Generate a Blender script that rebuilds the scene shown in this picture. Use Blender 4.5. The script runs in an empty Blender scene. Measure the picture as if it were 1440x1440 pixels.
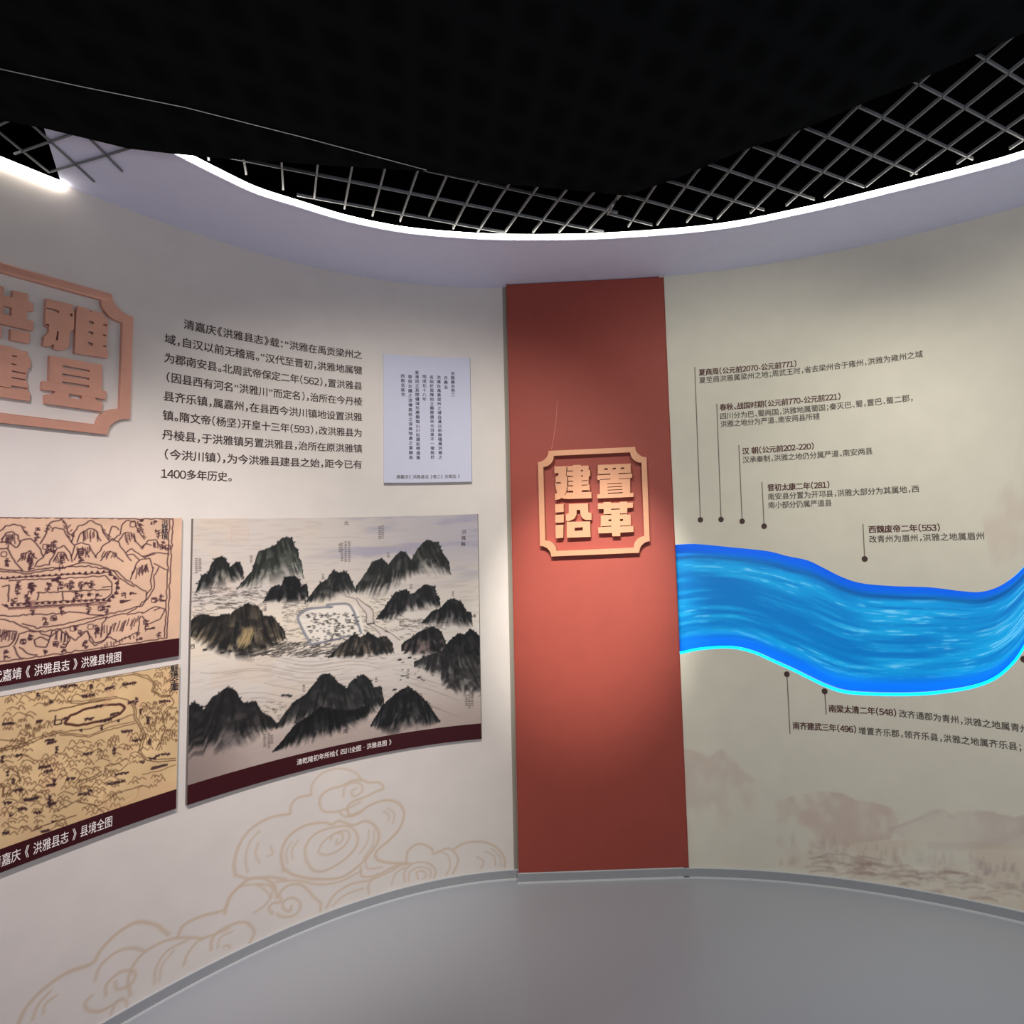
import bpy, math, random
import numpy as np
from mathutils import Vector, Matrix
from mathutils.geometry import tessellate_polygon

random.seed(7)
rng = np.random.default_rng(11)
SC = bpy.context.scene
COL = SC.collection

# ------------------------------------------------------------------ camera
FOC, PCX, PCY, PITCH, ROLL, EYE = 880.97, 954.56, 677.65, 0.0837, -0.043436, 1.5
cam_data = bpy.data.cameras.new('camera')
cam = bpy.data.objects.new('camera', cam_data)
COL.objects.link(cam)
cam_data.sensor_fit = 'HORIZONTAL'
cam_data.sensor_width = 36.0
cam_data.lens = 36.0 * FOC / 1440.0
cam_data.shift_x = (720.0 - PCX) / 1440.0
cam_data.shift_y = (PCY - 720.0) / 1440.0
cam_data.clip_start = 0.02
cp, sp = math.cos(PITCH), math.sin(PITCH)
fwd = Vector((0, cp, sp)); up0 = Vector((0, -sp, cp)); rt0 = Vector((1, 0, 0))
cr, sr = math.cos(ROLL), math.sin(ROLL)
right = rt0 * cr + up0 * sr
upv = -rt0 * sr + up0 * cr
m = Matrix.Identity(4)
for i in range(3):
    m[i][0], m[i][1], m[i][2] = right[i], upv[i], -fwd[i]
m[2][3] = EYE
cam.matrix_world = m
SC.camera = cam

# ------------------------------------------------------------------ world, exposure, lamps
w = bpy.data.worlds.new('world'); SC.world = w
w.use_nodes = True
w.node_tree.nodes['Background'].inputs[0].default_value = (0.62, 0.68, 0.86, 1)
w.node_tree.nodes['Background'].inputs[1].default_value = 0.06
SC.view_settings.view_transform = 'Standard'
SC.view_settings.look = 'None'
SC.view_settings.exposure = 0.0
SC.view_settings.gamma = 1.0
SC.view_settings.use_curve_mapping = False


def spot(name, loc, target, power, angle, blend=0.9, size=0.03, col=(1, 0.95, 0.86)):
    d = bpy.data.lights.new(name, 'SPOT')
    d.energy = power; d.spot_size = math.radians(angle); d.spot_blend = blend
    d.shadow_soft_size = size; d.color = col
    o = bpy.data.objects.new(name, d); COL.objects.link(o)
    o.location = loc
    o.rotation_euler = (Vector(target) - Vector(loc)).to_track_quat('-Z', 'Y').to_euler()
    return o


spot('panel_spot', (-0.22, 1.0, 2.62), (-0.42, 2.88, 1.24), 400, 27.5, 1.0, 0.015)
spot('picture_spot', (-0.62, 1.0, 2.62), (-1.22, 2.83, 1.26), 104, 74, 0.85)
spot('map_spot', (-0.95, 0.45, 2.62), (-1.95, 2.10, 0.93), 182, 58, 1.0, col=(1, 0.91, 0.90))
spot('timeline_spot', (0.34, 1.0, 2.62), (0.26, 2.85, 1.15), 55, 90, 0.68, col=(1, 0.975, 0.86))
spot('far_timeline_spot', (0.75, 0.80, 2.62), (1.40, 2.40, 1.22), 54, 84, 0.76, col=(1, 0.965, 0.88))
for nm, lo, e in (('back_fill_right', (0.9, -1.1, 1.6), 94), ('back_fill_left', (-0.7, -1.3, 1.4), 28)):  # unseen fill lights added behind the camera to brighten walls and soffit
    d = bpy.data.lights.new(nm, 'POINT'); d.energy = e; d.shadow_soft_size = 0.35; d.color = (0.86, 0.91, 1.0) if nm == 'back_fill_right' else (0.97, 0.94, 1.0)
    o = bpy.data.objects.new(nm, d); COL.objects.link(o); o.location = lo


# ------------------------------------------------------------------ helpers: colour and materials
def lin(c):
    c = np.asarray(c, float) / 255.0
    return np.where(c <= 0.04045, c / 12.92, ((c + 0.055) / 1.055) ** 2.4)


def mat(name, rgb=None, rough=0.7, metal=0.0, spec=0.3, noise=0.0, nscale=60, attr=None, bump=0.0, emit=None, estr=1.0):
    mt = bpy.data.materials.new(name); mt.use_nodes = True
    nt = mt.node_tree; b = nt.nodes['Principled BSDF']
    b.inputs['Roughness'].default_value = rough
    b.inputs['Metallic'].default_value = metal
    b.inputs['Specular IOR Level'].default_value = spec
    if rgb is not None:
        b.inputs['Base Color'].default_value = (*lin(rgb), 1)
    src = None
    if attr:
        a = nt.nodes.new('ShaderNodeAttribute'); a.attribute_name = attr
        src = a.outputs['Color']
        nt.links.new(src, b.inputs['Base Color'])
    if noise or bump:
        tc = nt.nodes.new('ShaderNodeTexCoord')
        n = nt.nodes.new('ShaderNodeTexNoise'); n.inputs['Scale'].default_value = nscale
        n.inputs['Detail'].default_value = 4
        nt.links.new(tc.outputs['Object'], n.inputs['Vector'])
        if noise:
            mx = nt.nodes.new('ShaderNodeMix'); mx.data_type = 'RGBA'; mx.blend_type = 'MULTIPLY'
            mx.inputs[0].default_value = 1.0
            rp = nt.nodes.new('ShaderNodeValToRGB')
            rp.color_ramp.elements[0].position = 0.3; rp.color_ramp.elements[1].position = 0.7
            rp.color_ramp.elements[0].color = (1 - noise,) * 3 + (1,)
            rp.color_ramp.elements[1].color = (1, 1, 1, 1)
            nt.links.new(n.outputs['Fac'], rp.inputs['Fac'])
            if src is not None:
                nt.links.new(src, mx.inputs[6])
            else:
                mx.inputs[6].default_value = (*lin(rgb), 1)
            nt.links.new(rp.outputs['Color'], mx.inputs[7])
            nt.links.new(mx.outputs[2], b.inputs['Base Color'])
        if bump:
            bp = nt.nodes.new('ShaderNodeBump'); bp.inputs['Strength'].default_value = bump
            bp.inputs['Distance'].default_value = 0.002
            nt.links.new(n.outputs['Fac'], bp.inputs['Height'])
            nt.links.new(bp.outputs['Normal'], b.inputs['Normal'])
    if emit is not None:
        if emit == 'attr':
            nt.links.new(src, b.inputs['Emission Color'])
        else:
            b.inputs['Emission Color'].default_value = (*emit, 1)
        b.inputs['Emission Strength'].default_value = estr
    return mt


M = {}
M['wall_l'] = mat('wallpaper_left', attr='Col', rough=0.75, spec=0.2, noise=0.05, nscale=9)
M['wall_r'] = mat('wallpaper_right', attr='Col', rough=0.75, spec=0.2, noise=0.05, nscale=9)
M['red'] = mat('red_paint', (150, 68, 57), rough=0.55, spec=0.3, noise=0.06, nscale=14)
M['copper'] = mat('copper_lacquer', (194, 140, 108), rough=0.42, metal=0.25, spec=0.4, noise=0.04, nscale=30)
M['copper_dim'] = mat('satin_copper', (224, 166, 146), rough=0.36, metal=0.55, spec=0.5, noise=0.05, nscale=30)
M['floor'] = mat('grey_epoxy', (170, 175, 183), rough=0.34, spec=0.5, noise=0.09, nscale=420)
M['base'] = mat('grey_skirting', (150, 152, 156), rough=0.5, noise=0.05, nscale=40)
M['caulk'] = mat('pale_sealant', (200, 202, 204), rough=0.7)
M['soffit'] = mat('soffit_paint', (226, 227, 248), rough=0.8, spec=0.2, noise=0.03, nscale=20)
M['led'] = mat('white_led', (255, 255, 255), emit=(1.0, 0.94, 0.82), estr=12.0)
M['bar'] = mat('grey_grid_bar', (112, 114, 116), rough=0.5, spec=0.4)
M['void'] = mat('black_void', (6, 6, 8), rough=0.95, spec=0.05)
M['ink'] = mat('dark_vinyl', (62, 46, 44), rough=0.6)
M['brown'] = mat('brown_vinyl', (84, 46, 42), rough=0.6)
M['tbody'] = mat('grey_brown_vinyl', (78, 70, 64), rough=0.6)
M['line'] = mat('thin_brown_line', (120, 108, 98), rough=0.6)
M['dot'] = mat('brown_dot', (74, 54, 50), rough=0.6)
M['art'] = mat('printed_art', attr='Col', rough=0.6, spec=0.25)
M['board'] = mat('board_edge', (120, 112, 108), rough=0.7)
M['band'] = mat('maroon_band', (56, 12, 19), rough=0.5, spec=0.25)
M['white'] = mat('white_print', (236, 226, 222), rough=0.6)
M['paper'] = mat('bluish_paper', (196, 196, 216), rough=0.65, noise=0.02, nscale=25)
M['docink'] = mat('document_ink', (34, 34, 52), rough=0.6)
M['river'] = mat('river_sheet', attr='Col', rough=0.35, spec=0.3, emit='attr', estr=0.62)
M['rim'] = mat('river_rim', (190, 215, 235), rough=0.5)
M['led_cyan'] = mat('cyan_led', (0, 60, 80), emit=(0.0, 0.80, 1.0), estr=2.0)
M['led_blue'] = mat('blue_led', (0, 30, 80), emit=(0.0, 0.30, 1.0), estr=2.0)
M['gridline'] = mat('pale_gridline', (205, 205, 205), rough=0.4, metal=0.3)


def link(name, verts, faces, material, parent=None, smooth=False, col=None):
    me = bpy.data.meshes.new(name)
    v = np.asarray(verts, dtype=np.float32).reshape(-1, 3)
    if isinstance(faces, np.ndarray):
        k = faces.shape[1]; nf = len(faces)
        me.vertices.add(len(v)); me.vertices.foreach_set('co', v.ravel())
        me.loops.add(nf * k); me.loops.foreach_set('vertex_index', faces.astype(np.int32).ravel())
        me.polygons.add(nf); me.polygons.foreach_set('loop_start', (np.arange(nf) * k).astype(np.int32))
        me.update(calc_edges=True)
    else:
        me.from_pydata([tuple(map(float, p)) for p in v], [], [tuple(int(i) for i in f) for f in faces])
        me.update()
    me.validate()
    if col is not None:
        at = me.attributes.new('Col', 'FLOAT_COLOR', 'POINT')
        c = np.ones((len(v), 4), np.float32); c[:, :3] = col
        at.data.foreach_set('color', c.ravel())
    if smooth:
        me.polygons.foreach_set('use_smooth', np.ones(len(me.polygons), dtype=bool))
    me.materials.append(material)
    o = bpy.data.objects.new(name, me); COL.objects.link(o)
    if parent is not None:
        o.parent = parent
        o.matrix_parent_inverse = parent.matrix_world.inverted()
    return o


def thing(name, label, cat, loc=(0, 0, 0), group=None):
    o = bpy.data.objects.new(name, None); COL.objects.link(o)
    o.location = loc; o.empty_display_size = 0.1
    o['label'] = label; o['category'] = cat
    if group: o['group'] = group
    bpy.context.view_layer.update()
    return o


def tag(o, label, cat, kind=None, group=None):
    o['label'] = label; o['category'] = cat
    if kind: o['kind'] = kind
    if group: o['group'] = group
    return o


def struct(o):
    o['kind'] = 'structure'; return o


# ------------------------------------------------------------------ survey: the room plan
QL = (0.25731493, 0.86457707, 0.40683654, 0.56153941)
QR = (-0.10642749, 0.3022502, 0.05129209, 0.51874037)
QP = (0.51852508, 0.00868776)


def sight(x, y):
    """azimuth and slope of the sight line of a measured point"""
    x = np.asarray(x, float); y = np.asarray(y, float)
    X = (x - PCX) / FOC; Y = -(y - PCY) / FOC
    xr = cr * X - sr * Y; yr = sr * X + cr * Y
    fy = cp - yr * sp; fz = sp + yr * cp
    return np.arctan2(xr, fy), fz / np.hypot(xr, fy)


def flat(pts, h):
    """points on the horizontal plane h metres above eye height"""
    a = np.asarray(pts, float)
    az, t = sight(a[:, 0], a[:, 1])
    return np.stack([np.sin(az) * h / t, np.cos(az) * h / t], 1)


class Wall:
    def __init__(self, q, a0, a1, before, after, bend0=0.0, bend1=0.0):
        az = np.linspace(a0, a1, 900)
        r = EYE / (np.cos(az) * np.polyval(q, np.tan(az)))
        P = np.stack([r * np.sin(az), r * np.cos(az)], 1)

        def extend(p, d, length, bend):
            out = []; n = 60; ang = math.atan2(d[1], d[0])
            for k in range(n):
                ang += bend * length / n
                p = p + np.array([math.cos(ang), math.sin(ang)]) * length / n
                out.append(p)
            return np.array(out)
        A = extend(P[0], P[0] - P[4], before, bend0)[::-1] if before else P[:0]
        B = extend(P[-1], P[-1] - P[-5], after, bend1) if after else P[:0]
        P = np.vstack([A, P, B])
        self.P = P
        self.az = np.arctan2(P[:, 0], P[:, 1])
        d = np.diff(P, axis=0)
        self.s = np.r_[0, np.cumsum(np.hypot(d[:, 0], d[:, 1]))]
        T = np.gradient(P, self.s, axis=0); T /= np.hypot(T[:, 0], T[:, 1])[:, None]
        self.T = T; self.N = np.stack([T[:, 1], -T[:, 0]], 1)
        self.len = self.s[-1]

    def at(self, s, z, off=0.0):
        s = np.asarray(s, float); z = np.broadcast_to(np.asarray(z, float), s.shape)
        f = lambda a: np.interp(s, self.s, a)
        x = f(self.P[:, 0]) + f(self.N[:, 0]) * off
        y = f(self.P[:, 1]) + f(self.N[:, 1]) * off
        return np.stack([x, y, z], -1)

    def find(self, pts, off=0.0):
        """(s, z) of measured points on the face standing off the wall"""
        a = np.asarray(pts, float).reshape(-1, 2)
        az, t = sight(a[:, 0], a[:, 1])
        s = np.interp(az, self.az, self.s)
        g = lambda arr: np.stack([np.interp(s, self.s, arr[:, 0]), np.interp(s, self.s, arr[:, 1])], 1)
        P, T, N = g(self.P), g(self.T), g(self.N)
        r = np.hypot(P[:, 0], P[:, 1])
        if off:
            d = np.stack([np.sin(az), np.cos(az)], 1)
            k = off / -(d * N).sum(1)
            r = r - k
            s = s + ((d * r[:, None] - P) * T).sum(1)
        return np.stack([s, EYE + t * r], 1)


azl = float(sight(-60, 740)[0]); azm = float(sight(724, 740)[0])
WL = Wall(QL, azl, azm, 1.3, 0.08, bend0=-0.15)
azr0 = float(sight(940, 740)[0]); azr1 = float(sight(1470, 740)[0])
WR = Wall(QR, azr0, azr1, 0.0, 1.1, bend1=-0.35)


class Flat(Wall):
    def __init__(self):
        az = np.linspace(float(sight(690, 740)[0]), float(sight(990, 740)[0]), 40)
        r = EYE / (QP[0] * np.cos(az) + QP[1] * np.sin(az))
        P = np.stack([r * np.sin(az), r * np.cos(az)], 1)
        self.P = P; self.az = az
        d = np.diff(P, axis=0); self.s = np.r_[0, np.cumsum(np.hypot(d[:, 0], d[:, 1]))]
        T = np.gradient(P, self.s, axis=0); T /= np.hypot(T[:, 0], T[:, 1])[:, None]
        self.T = T; self.N = np.stack([T[:, 1], -T[:, 0]], 1); self.len = self.s[-1]


WP = Flat()
TOP = EYE + 1.2291      # underside of the soffit
BB = 0.036              # skirting height


def grid_faces(nr, nc, base=0):
    i = np.arange(nr - 1)[:, None] * nc + np.arange(nc - 1)[None, :] + base
    i = i.ravel()
    return np.stack([i, i + 1, i + nc + 1, i + nc], 1)


def conform_box(W, s0, s1, z0, z1, off0, off1, step=0.02):
    """a slab that follows the wall, from off0 to off1 off its face"""
    n = max(2, int(abs(s1 - s0) / step) + 1)
    s = np.linspace(s0, s1, n)
    rings = [W.at(s, z0, off0), W.at(s, z0, off1), W.at(s, z1, off1), W.at(s, z1, off0)]
    v = np.stack(rings, 1).reshape(-1, 3)
    f = []
    for k in range(n - 1):
        a = k * 4; b = a + 4
        for j in range(4):
            j2 = (j + 1) % 4
            f.append((a + j, b + j, b + j2, a + j2))
    f.append((3, 2, 1, 0)); e = (n - 1) * 4; f.append((e, e + 1, e + 2, e + 3))
    return v, f


# ------------------------------------------------------------------ painting on canvases
def vnoise(h, w_, sy, sx, seed, octs=4):
    r = np.random.default_rng(seed); out = np.zeros((h, w_)); amp = 1.0; tot = 0
    for o in range(octs):
        gy = max(2, int(h / sy) + 3); gx = max(2, int(w_ / sx) + 3)
        g = r.random((gy, gx))
        y = np.linspace(0, gy - 1.001, h); x = np.linspace(0, gx - 1.001, w_)
        y0 = y.astype(int); x0 = x.astype(int); fy = y - y0; fx = x - x0
        fy = fy * fy * (3 - 2 * fy); fx = fx * fx * (3 - 2 * fx)
        a = g[y0][:, x0]; b = g[y0][:, x0 + 1]; c = g[y0 + 1][:, x0]; d = g[y0 + 1][:, x0 + 1]
        out += amp * ((a * (1 - fx) + b * fx) * (1 - fy)[:, None] + (c * (1 - fx) + d * fx) * fy[:, None])
        tot += amp; amp *= 0.5; sy = max(1.0, sy / 2); sx = max(1.0, sx / 2)
    return out / tot


def sstep(a, b, x):
    t = np.clip((x - a) / (b - a), 0, 1); return t * t * (3 - 2 * t)


def smooth_line(p, n=8):
    p = np.asarray(p, float)
    if len(p) < 3: return p
    q = np.vstack([2 * p[0] - p[1], p, 2 * p[-1] - p[-2]]); out = []
    for i in range(1, len(q) - 2):
        p0, p1, p2, p3 = q[i - 1:i + 3]
        for t in np.linspace(0, 1, n, endpoint=False):
            out.append(0.5 * ((2 * p1) + (-p0 + p2) * t + (2 * p0 - 5 * p1 + 4 * p2 - p3) * t * t + (-p0 + 3 * p1 - 3 * p2 + p3) * t ** 3))
    out.append(p[-1]); return np.array(out)


class Canvas:
    """a print in wall coordinates (metres along the wall, height)"""
    def __init__(self, W, s0, s1, z0, z1, res, rgb, off=0.0):
        self.W, self.s0, self.s1, self.z0, self.z1, self.off = W, s0, s1, z0, z1, off
        self.nc = int((s1 - s0) / res) + 1; self.nr = int((z1 - z0) / res) + 1
        self.res = res
        self.a = np.ones((self.nr, self.nc, 3)) * np.asarray(rgb, float)     # sRGB 0..255, row 0 = top

    def c(self, pts):
        sz = self.W.find(pts, self.off)
        return np.stack([(sz[:, 0] - self.s0) / (self.s1 - self.s0) * (self.nc - 1),
                         (self.z1 - sz[:, 1]) / (self.z1 - self.z0) * (self.nr - 1)], 1)

    def blend(self, r0, r1, c0, c1, alpha, rgb):
        s = self.a[r0:r1, c0:c1]
        s += (np.asarray(rgb, float) - s) * alpha[..., None]

    def stroke(self, pts, width, rgb, alpha=1.0, smooth=True, px=True, taper=False):
        """width in canvas cells"""
        p = self.c(pts) if px else np.asarray(pts, float)
        if smooth: p = smooth_line(p)
        pad = width + 2
        c0 = int(max(0, p[:, 0].min() - pad)); c1 = int(min(self.nc, p[:, 0].max() + pad + 1))
        r0 = int(max(0, p[:, 1].min() - pad)); r1 = int(min(self.nr, p[:, 1].max() + pad + 1))
        if c1 <= c0 or r1 <= r0: return
        best = np.full((r1 - r0, c1 - c0), -1e3)
        n = len(p) - 1
        for i in range(n):
            a, b = p[i], p[i + 1]
            wd = width * (1 if not taper else max(0.35, math.sin(math.pi * (i + 0.5) / n)))
            q0 = int(max(c0, min(a[0], b[0]) - pad)); q1 = int(min(c1, max(a[0], b[0]) + pad + 1))
            k0 = int(max(r0, min(a[1], b[1]) - pad)); k1 = int(min(r1, max(a[1], b[1]) + pad + 1))
            if q1 <= q0 or k1 <= k0: continue
            X, Y = np.meshgrid(np.arange(q0, q1), np.arange(k0, k1))
            d = b - a; L2 = d @ d + 1e-9
            t = np.clip(((X - a[0]) * d[0] + (Y - a[1]) * d[1]) / L2, 0, 1)
            dist = np.hypot(X - a[0] - t * d[0], Y - a[1] - t * d[1])
            sub = best[k0 - r0:k1 - r0, q0 - c0:q1 - c0]
            np.maximum(sub, wd / 2 - dist, out=sub)
        self.blend(r0, r1, c0, c1, np.clip(best + 0.5, 0, 1) * alpha, rgb)

    def fill(self, pts, rgb, alpha=1.0, px=True, soft=0.0, noise=None):
        p = self.c(pts) if px else np.asarray(pts, float)
        c0 = int(max(0, p[:, 0].min() - 1)); c1 = int(min(self.nc, p[:, 0].max() + 2))
        r0 = int(max(0, p[:, 1].min() - 1)); r1 = int(min(self.nr, p[:, 1].max() + 2))
        if c1 <= c0 or r1 <= r0: return
        X, Y = np.meshgrid(np.arange(c0, c1), np.arange(r0, r1))
        ins = np.zeros(X.shape, bool)
        for i in range(len(p)):
            (x1, y1), (x2, y2) = p[i], p[(i + 1) % len(p)]
            if y1 == y2: continue
            cnd = ((y1 > Y) != (y2 > Y)) & (X < (x2 - x1) * (Y - y1) / (y2 - y1) + x1)
            ins ^= cnd
        al = ins * alpha
        if noise is not None: al = al * noise[r0:r1, c0:c1]
        self.blend(r0, r1, c0, c1, al, rgb)

    def mountain(self, ridge, base, ink, hi, fade=0.55, seed=1, rough=2.0, lightness=0.5, amax=0.97):
        """an ink wash hill: dark crest, streaked flank, mist at the foot"""
        rp = self.c(ridge); bp = self.c(base)
        c0 = int(max(0, math.floor(rp[:, 0].min()))); c1 = int(min(self.nc, math.ceil(rp[:, 0].max()) + 1))
        if c1 <= c0: return
        o = np.argsort(rp[:, 0], kind='stable'); rp = rp[o]; bo = np.argsort(bp[:, 0], kind='stable'); bp = bp[bo]
        x = np.arange(c0, c1)
        jit = (vnoise(1, self.nc, 1, 7, seed, 3)[0] - 0.5) * 2 * rough
        jit += (np.random.default_rng(seed).random(self.nc) - 0.5) * rough * 0.8
        top = np.interp(x, rp[:, 0], rp[:, 1]) + jit[c0:c1]
        bot = np.interp(x, bp[:, 0], bp[:, 1])
        r0 = int(max(0, top.min() - 2)); r1 = int(min(self.nr, max(bot.max(), top.max()) + 0.16 * (bot - top).max() + 2))
        Y = np.arange(r0, r1)[:, None]
        span = np.maximum(bot - top, 3.0)
        t = (Y - top[None]) / span[None]
        cx = (c0 + c1) / 2
        # flank streaks fan out from the crest
        H, Wd = r1 - r0, c1 - c0
        st = vnoise(H, Wd, 30, 3.0, seed + 5, 3)
        sl = (x - cx)[None] / max(1, (c1 - c0) / 2)
        shift = (sl * (Y - top[None]) * 0.55).astype(int)
        cols = np.clip((np.arange(Wd)[None] - shift), 0, Wd - 1)
        st = st[np.arange(H)[:, None], cols]
        mott = vnoise(H, Wd, 9, 9, seed + 9, 3)
        st = sstep(0.34, 0.72, 0.72 * st + 0.28 * mott)
        fade = min(0.85, fade + 0.06)
        al = (1 - sstep(fade, 1.12, t + (st - 0.5) * 0.16)) * np.clip(Y - top[None] + 0.5, 0, 1) * (t < 1.14)
        lump = vnoise(H, Wd, 12, 15, seed + 20, 2)
        lite = np.clip(st * lightness * 0.85 * (0.30 + 1.0 * np.clip(t, 0, 1)) * (0.55 + 0.9 * sstep(0.35, 0.65, lump)), 0, 1)
        sub = self.a[r0:r1, c0:c1]
        colr = np.asarray(ink, float)[None, None] * (1 - lite[..., None]) + np.asarray(hi, float)[None, None] * lite[..., None]
        sub += (colr - sub) * (al * amax)[..., None]

    def sample(self, s, z):
        u = np.clip((s - self.s0) / (self.s1 - self.s0), 0, 1) * (self.nc - 1.001)
        v = np.clip((self.z1 - z) / (self.z1 - self.z0), 0, 1) * (self.nr - 1.001)
        x0 = u.astype(int); y0 = v.astype(int); fx = (u - x0)[..., None]; fy = (v - y0)[..., None]
        a = self.a
        return (a[y0, x0] * (1 - fx) + a[y0, x0 + 1] * fx) * (1 - fy) + (a[y0 + 1, x0] * (1 - fx) + a[y0 + 1, x0 + 1] * fx) * fy

    def mesh(self, name, off, material, parent, gain=1.0):
        s = np.linspace(self.s0, self.s1, self.nc); z = np.linspace(self.z1, self.z0, self.nr)
        S, Z = np.meshgrid(s, z)
        v = self.W.at(S.ravel(), Z.ravel(), off)
        return link(name, v, grid_faces(self.nr, self.nc)[:, ::-1], material, parent, True, lin(np.clip(self.a.reshape(-1, 3), 0, 255)) * gain)


# ------------------------------------------------------------------ lettering
_cu = bpy.data.curves.new('glyph', 'FONT'); _cu.resolution_u = 3
_to = bpy.data.objects.new('glyph', _cu); COL.objects.link(_to)
_gl = {}


def glyph(ch, bold=0):
    k = ch
    if k not in _gl:
        _cu.body = ch; _cu.size = 1.0
        bpy.context.view_layer.update()
        ev = _to.evaluated_get(bpy.context.evaluated_depsgraph_get())
        me = ev.to_mesh()
        v = np.array([q.co[:2] for q in me.vertices]).reshape(-1, 2)
        f = [tuple(p.vertices) for p in me.polygons]
        ev.to_mesh_clear()
        _gl[k] = (v, f)
    return _gl[k]


PUNCT = set('，。：；、（）《》“”·-')


class Lettering:
    def __init__(self, W, off): self.W, self.off, self.v, self.f, self.n = W, off, [], [], 0

    def put(self, ch, bold, s, z, em_s, em_z, centred=False):
        v, f = glyph(ch, bold)
        if not len(v): return
        if isinstance(bold, float) and bold > 0:
            for k, (dx, dy) in enumerate(((-1, -0.6), (1, 0.6), (-1, 0.6), (1, -0.6))):
                self.put1(ch, s + dx * bold * em_s, z + dy * bold * em_z, em_s, em_z, centred, k * 0.00005)
        else: self.put1(ch, s, z, em_s, em_z, centred, 0.0)

    def put1(self, ch, s, z, em_s, em_z, centred, lift):
        v, f = glyph(ch)
        if centred: cx = (v[:, 0].min() + v[:, 0].max()) / 2 if ch in PUNCT or '０' <= ch <= '９' else 0.5
        else: cx = 0.0
        S = s + (v[:, 0] - cx) * em_s; Z = z + (v[:, 1] - 0.38) * em_z
        self.v.append(self.W.at(S, Z, self.off + lift))
        self.f += [tuple(i + self.n for i in q) for q in f]; self.n += len(v)

    def line(self, text, a, b, em, bold=0.0):
        """text from the left edge a to the right edge b, both (s, z) at mid height"""
        cells = []
        text = ''.join(chr(ord(c) + 0xFEE0) if c.isdigit() else c for c in text)
        for ch in text:
            if ch == ' ': cells.append((ch, 0.35)); continue
            v, _ = glyph(ch, bold)
            if ch in PUNCT: wd = max((v[:, 0].max() - v[:, 0].min()) + 0.2, 0.5 if ch not in '·-' else 0.35)
            elif '０' <= ch <= '９': wd = 0.58
            else: wd = 1.0
            cells.append((ch, wd))
        L = b[0] - a[0]; tot = sum(c[1] for c in cells)
        g = (L / em - tot) / max(1, len(cells) - 1); xs = 1.0
        if g < -0.04:
            xs = L / em / (tot - 0.02 * (len(cells) - 1)); g = -0.02
        x = 0.0
        for ch, wd in cells:
            t = (x + wd / 2) * xs * em
            z = a[1] + (b[1] - a[1]) * t / L
            if ch != ' ':
                self.put(ch, bold, a[0] + t, z, em * xs, em, True)
            x += wd + g
        return self

    def column(self, text, a, b, em, bold=0.0):
        n = len(text)
        for i, ch in enumerate(text):
            t = i / max(1, n - 1)
            self.put(ch, bold, a[0] + (b[0] - a[0]) * t, a[1] + (b[1] - a[1]) * t, em, em, True)
        return self

    def build(self, name, material, parent):
        if not self.v: return None
        return link(name, np.vstack(self.v), self.f, material, parent)


def raised(W, name, pieces, off0, off1, material, parent):
    """solid raised shape from outlines with holes, all as (s, z) lists"""
    V, F = [], []
    for rings in pieces:
        rings = [np.asarray(r, float) for r in rings]
        tri = tessellate_polygon([[Vector((p[0], p[1], 0)) for p in r] for r in rings])
        allp = np.vstack(rings); b = len(V); n = len(allp)
        V += list(W.at(allp[:, 0], allp[:, 1], off1)) + list(W.at(allp[:, 0], allp[:, 1], off0))
        for t in tri:
            F.append((b + t[0], b + t[1], b + t[2])); F.append((b + n + t[2], b + n + t[1], b + n + t[0]))
        k = b
        for r in rings:
            m_ = len(r)
            for i in range(m_):
                j = (i + 1) % m_
                F.append((k + i, k + j, k + n + j, k + n + i))
            k += m_
    o = link(name, V, F, material, parent)
    import bmesh
    bm = bmesh.new(); bm.from_mesh(o.data); bmesh.ops.recalc_face_normals(bm, faces=bm.faces); bm.to_mesh(o.data); bm.free()
    return o


def notched(s0, s1, z0, z1, r, n=8):
    """rectangle with scooped corners"""
    p = []
    for cx, cz, a0 in ((s0, z0, 90), (s1, z0, 180), (s1, z1, 270), (s0, z1, 0)):
        arc = [(cx + r * math.cos(math.radians(a0 - 90 * k / n)), cz + r * math.sin(math.radians(a0 - 90 * k / n))) for k in range(n + 1)]
        p += arc
    return p


# =================================================================== ROOM SHELL
fl = [(-2.75, -1.9), (2.35, -1.9), (2.35, 3.2), (-2.75, 3.2)]
fv = [(x, y, 0) for x, y in fl] + [(x, y, -0.1) for x, y in fl]
struct(link('floor', fv, [(0, 1, 2, 3), (7, 6, 5, 4), (0, 4, 5, 1), (1, 5, 6, 2), (2, 6, 7, 3), (3, 7, 4, 0)], M['floor']))
cv = [(x, y, 3.35) for x, y in fl] + [(x, y, 3.45) for x, y in fl]
cv += [(x, y, TOP + 0.03) for x, y in fl]
struct(link('ceiling', cv, [(3, 2, 1, 0), (4, 5, 6, 7), (0, 1, 5, 4), (1, 2, 6, 5), (2, 3, 7, 6), (3, 0, 4, 7), (0, 1, 9, 8), (1, 2, 10, 9), (2, 3, 11, 10), (3, 0, 8, 11)], M['void']))

# ---- left wall with its printed cloud scrolls
WALL_L = (214, 206, 200)
cl = Canvas(WL, 0.0, WL.len, 0.0, 1.05, 0.0045, WALL_L)
TAN = (201, 181, 161)


def A(pts): return [(200 + x / 2.667, 1060 + y / 2.667) for x, y in pts]      # survey sheet A
def B(pts): return [(x / 2.3226, 1060 + y / 2.3226) for x, y in pts]         # survey sheet B


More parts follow.
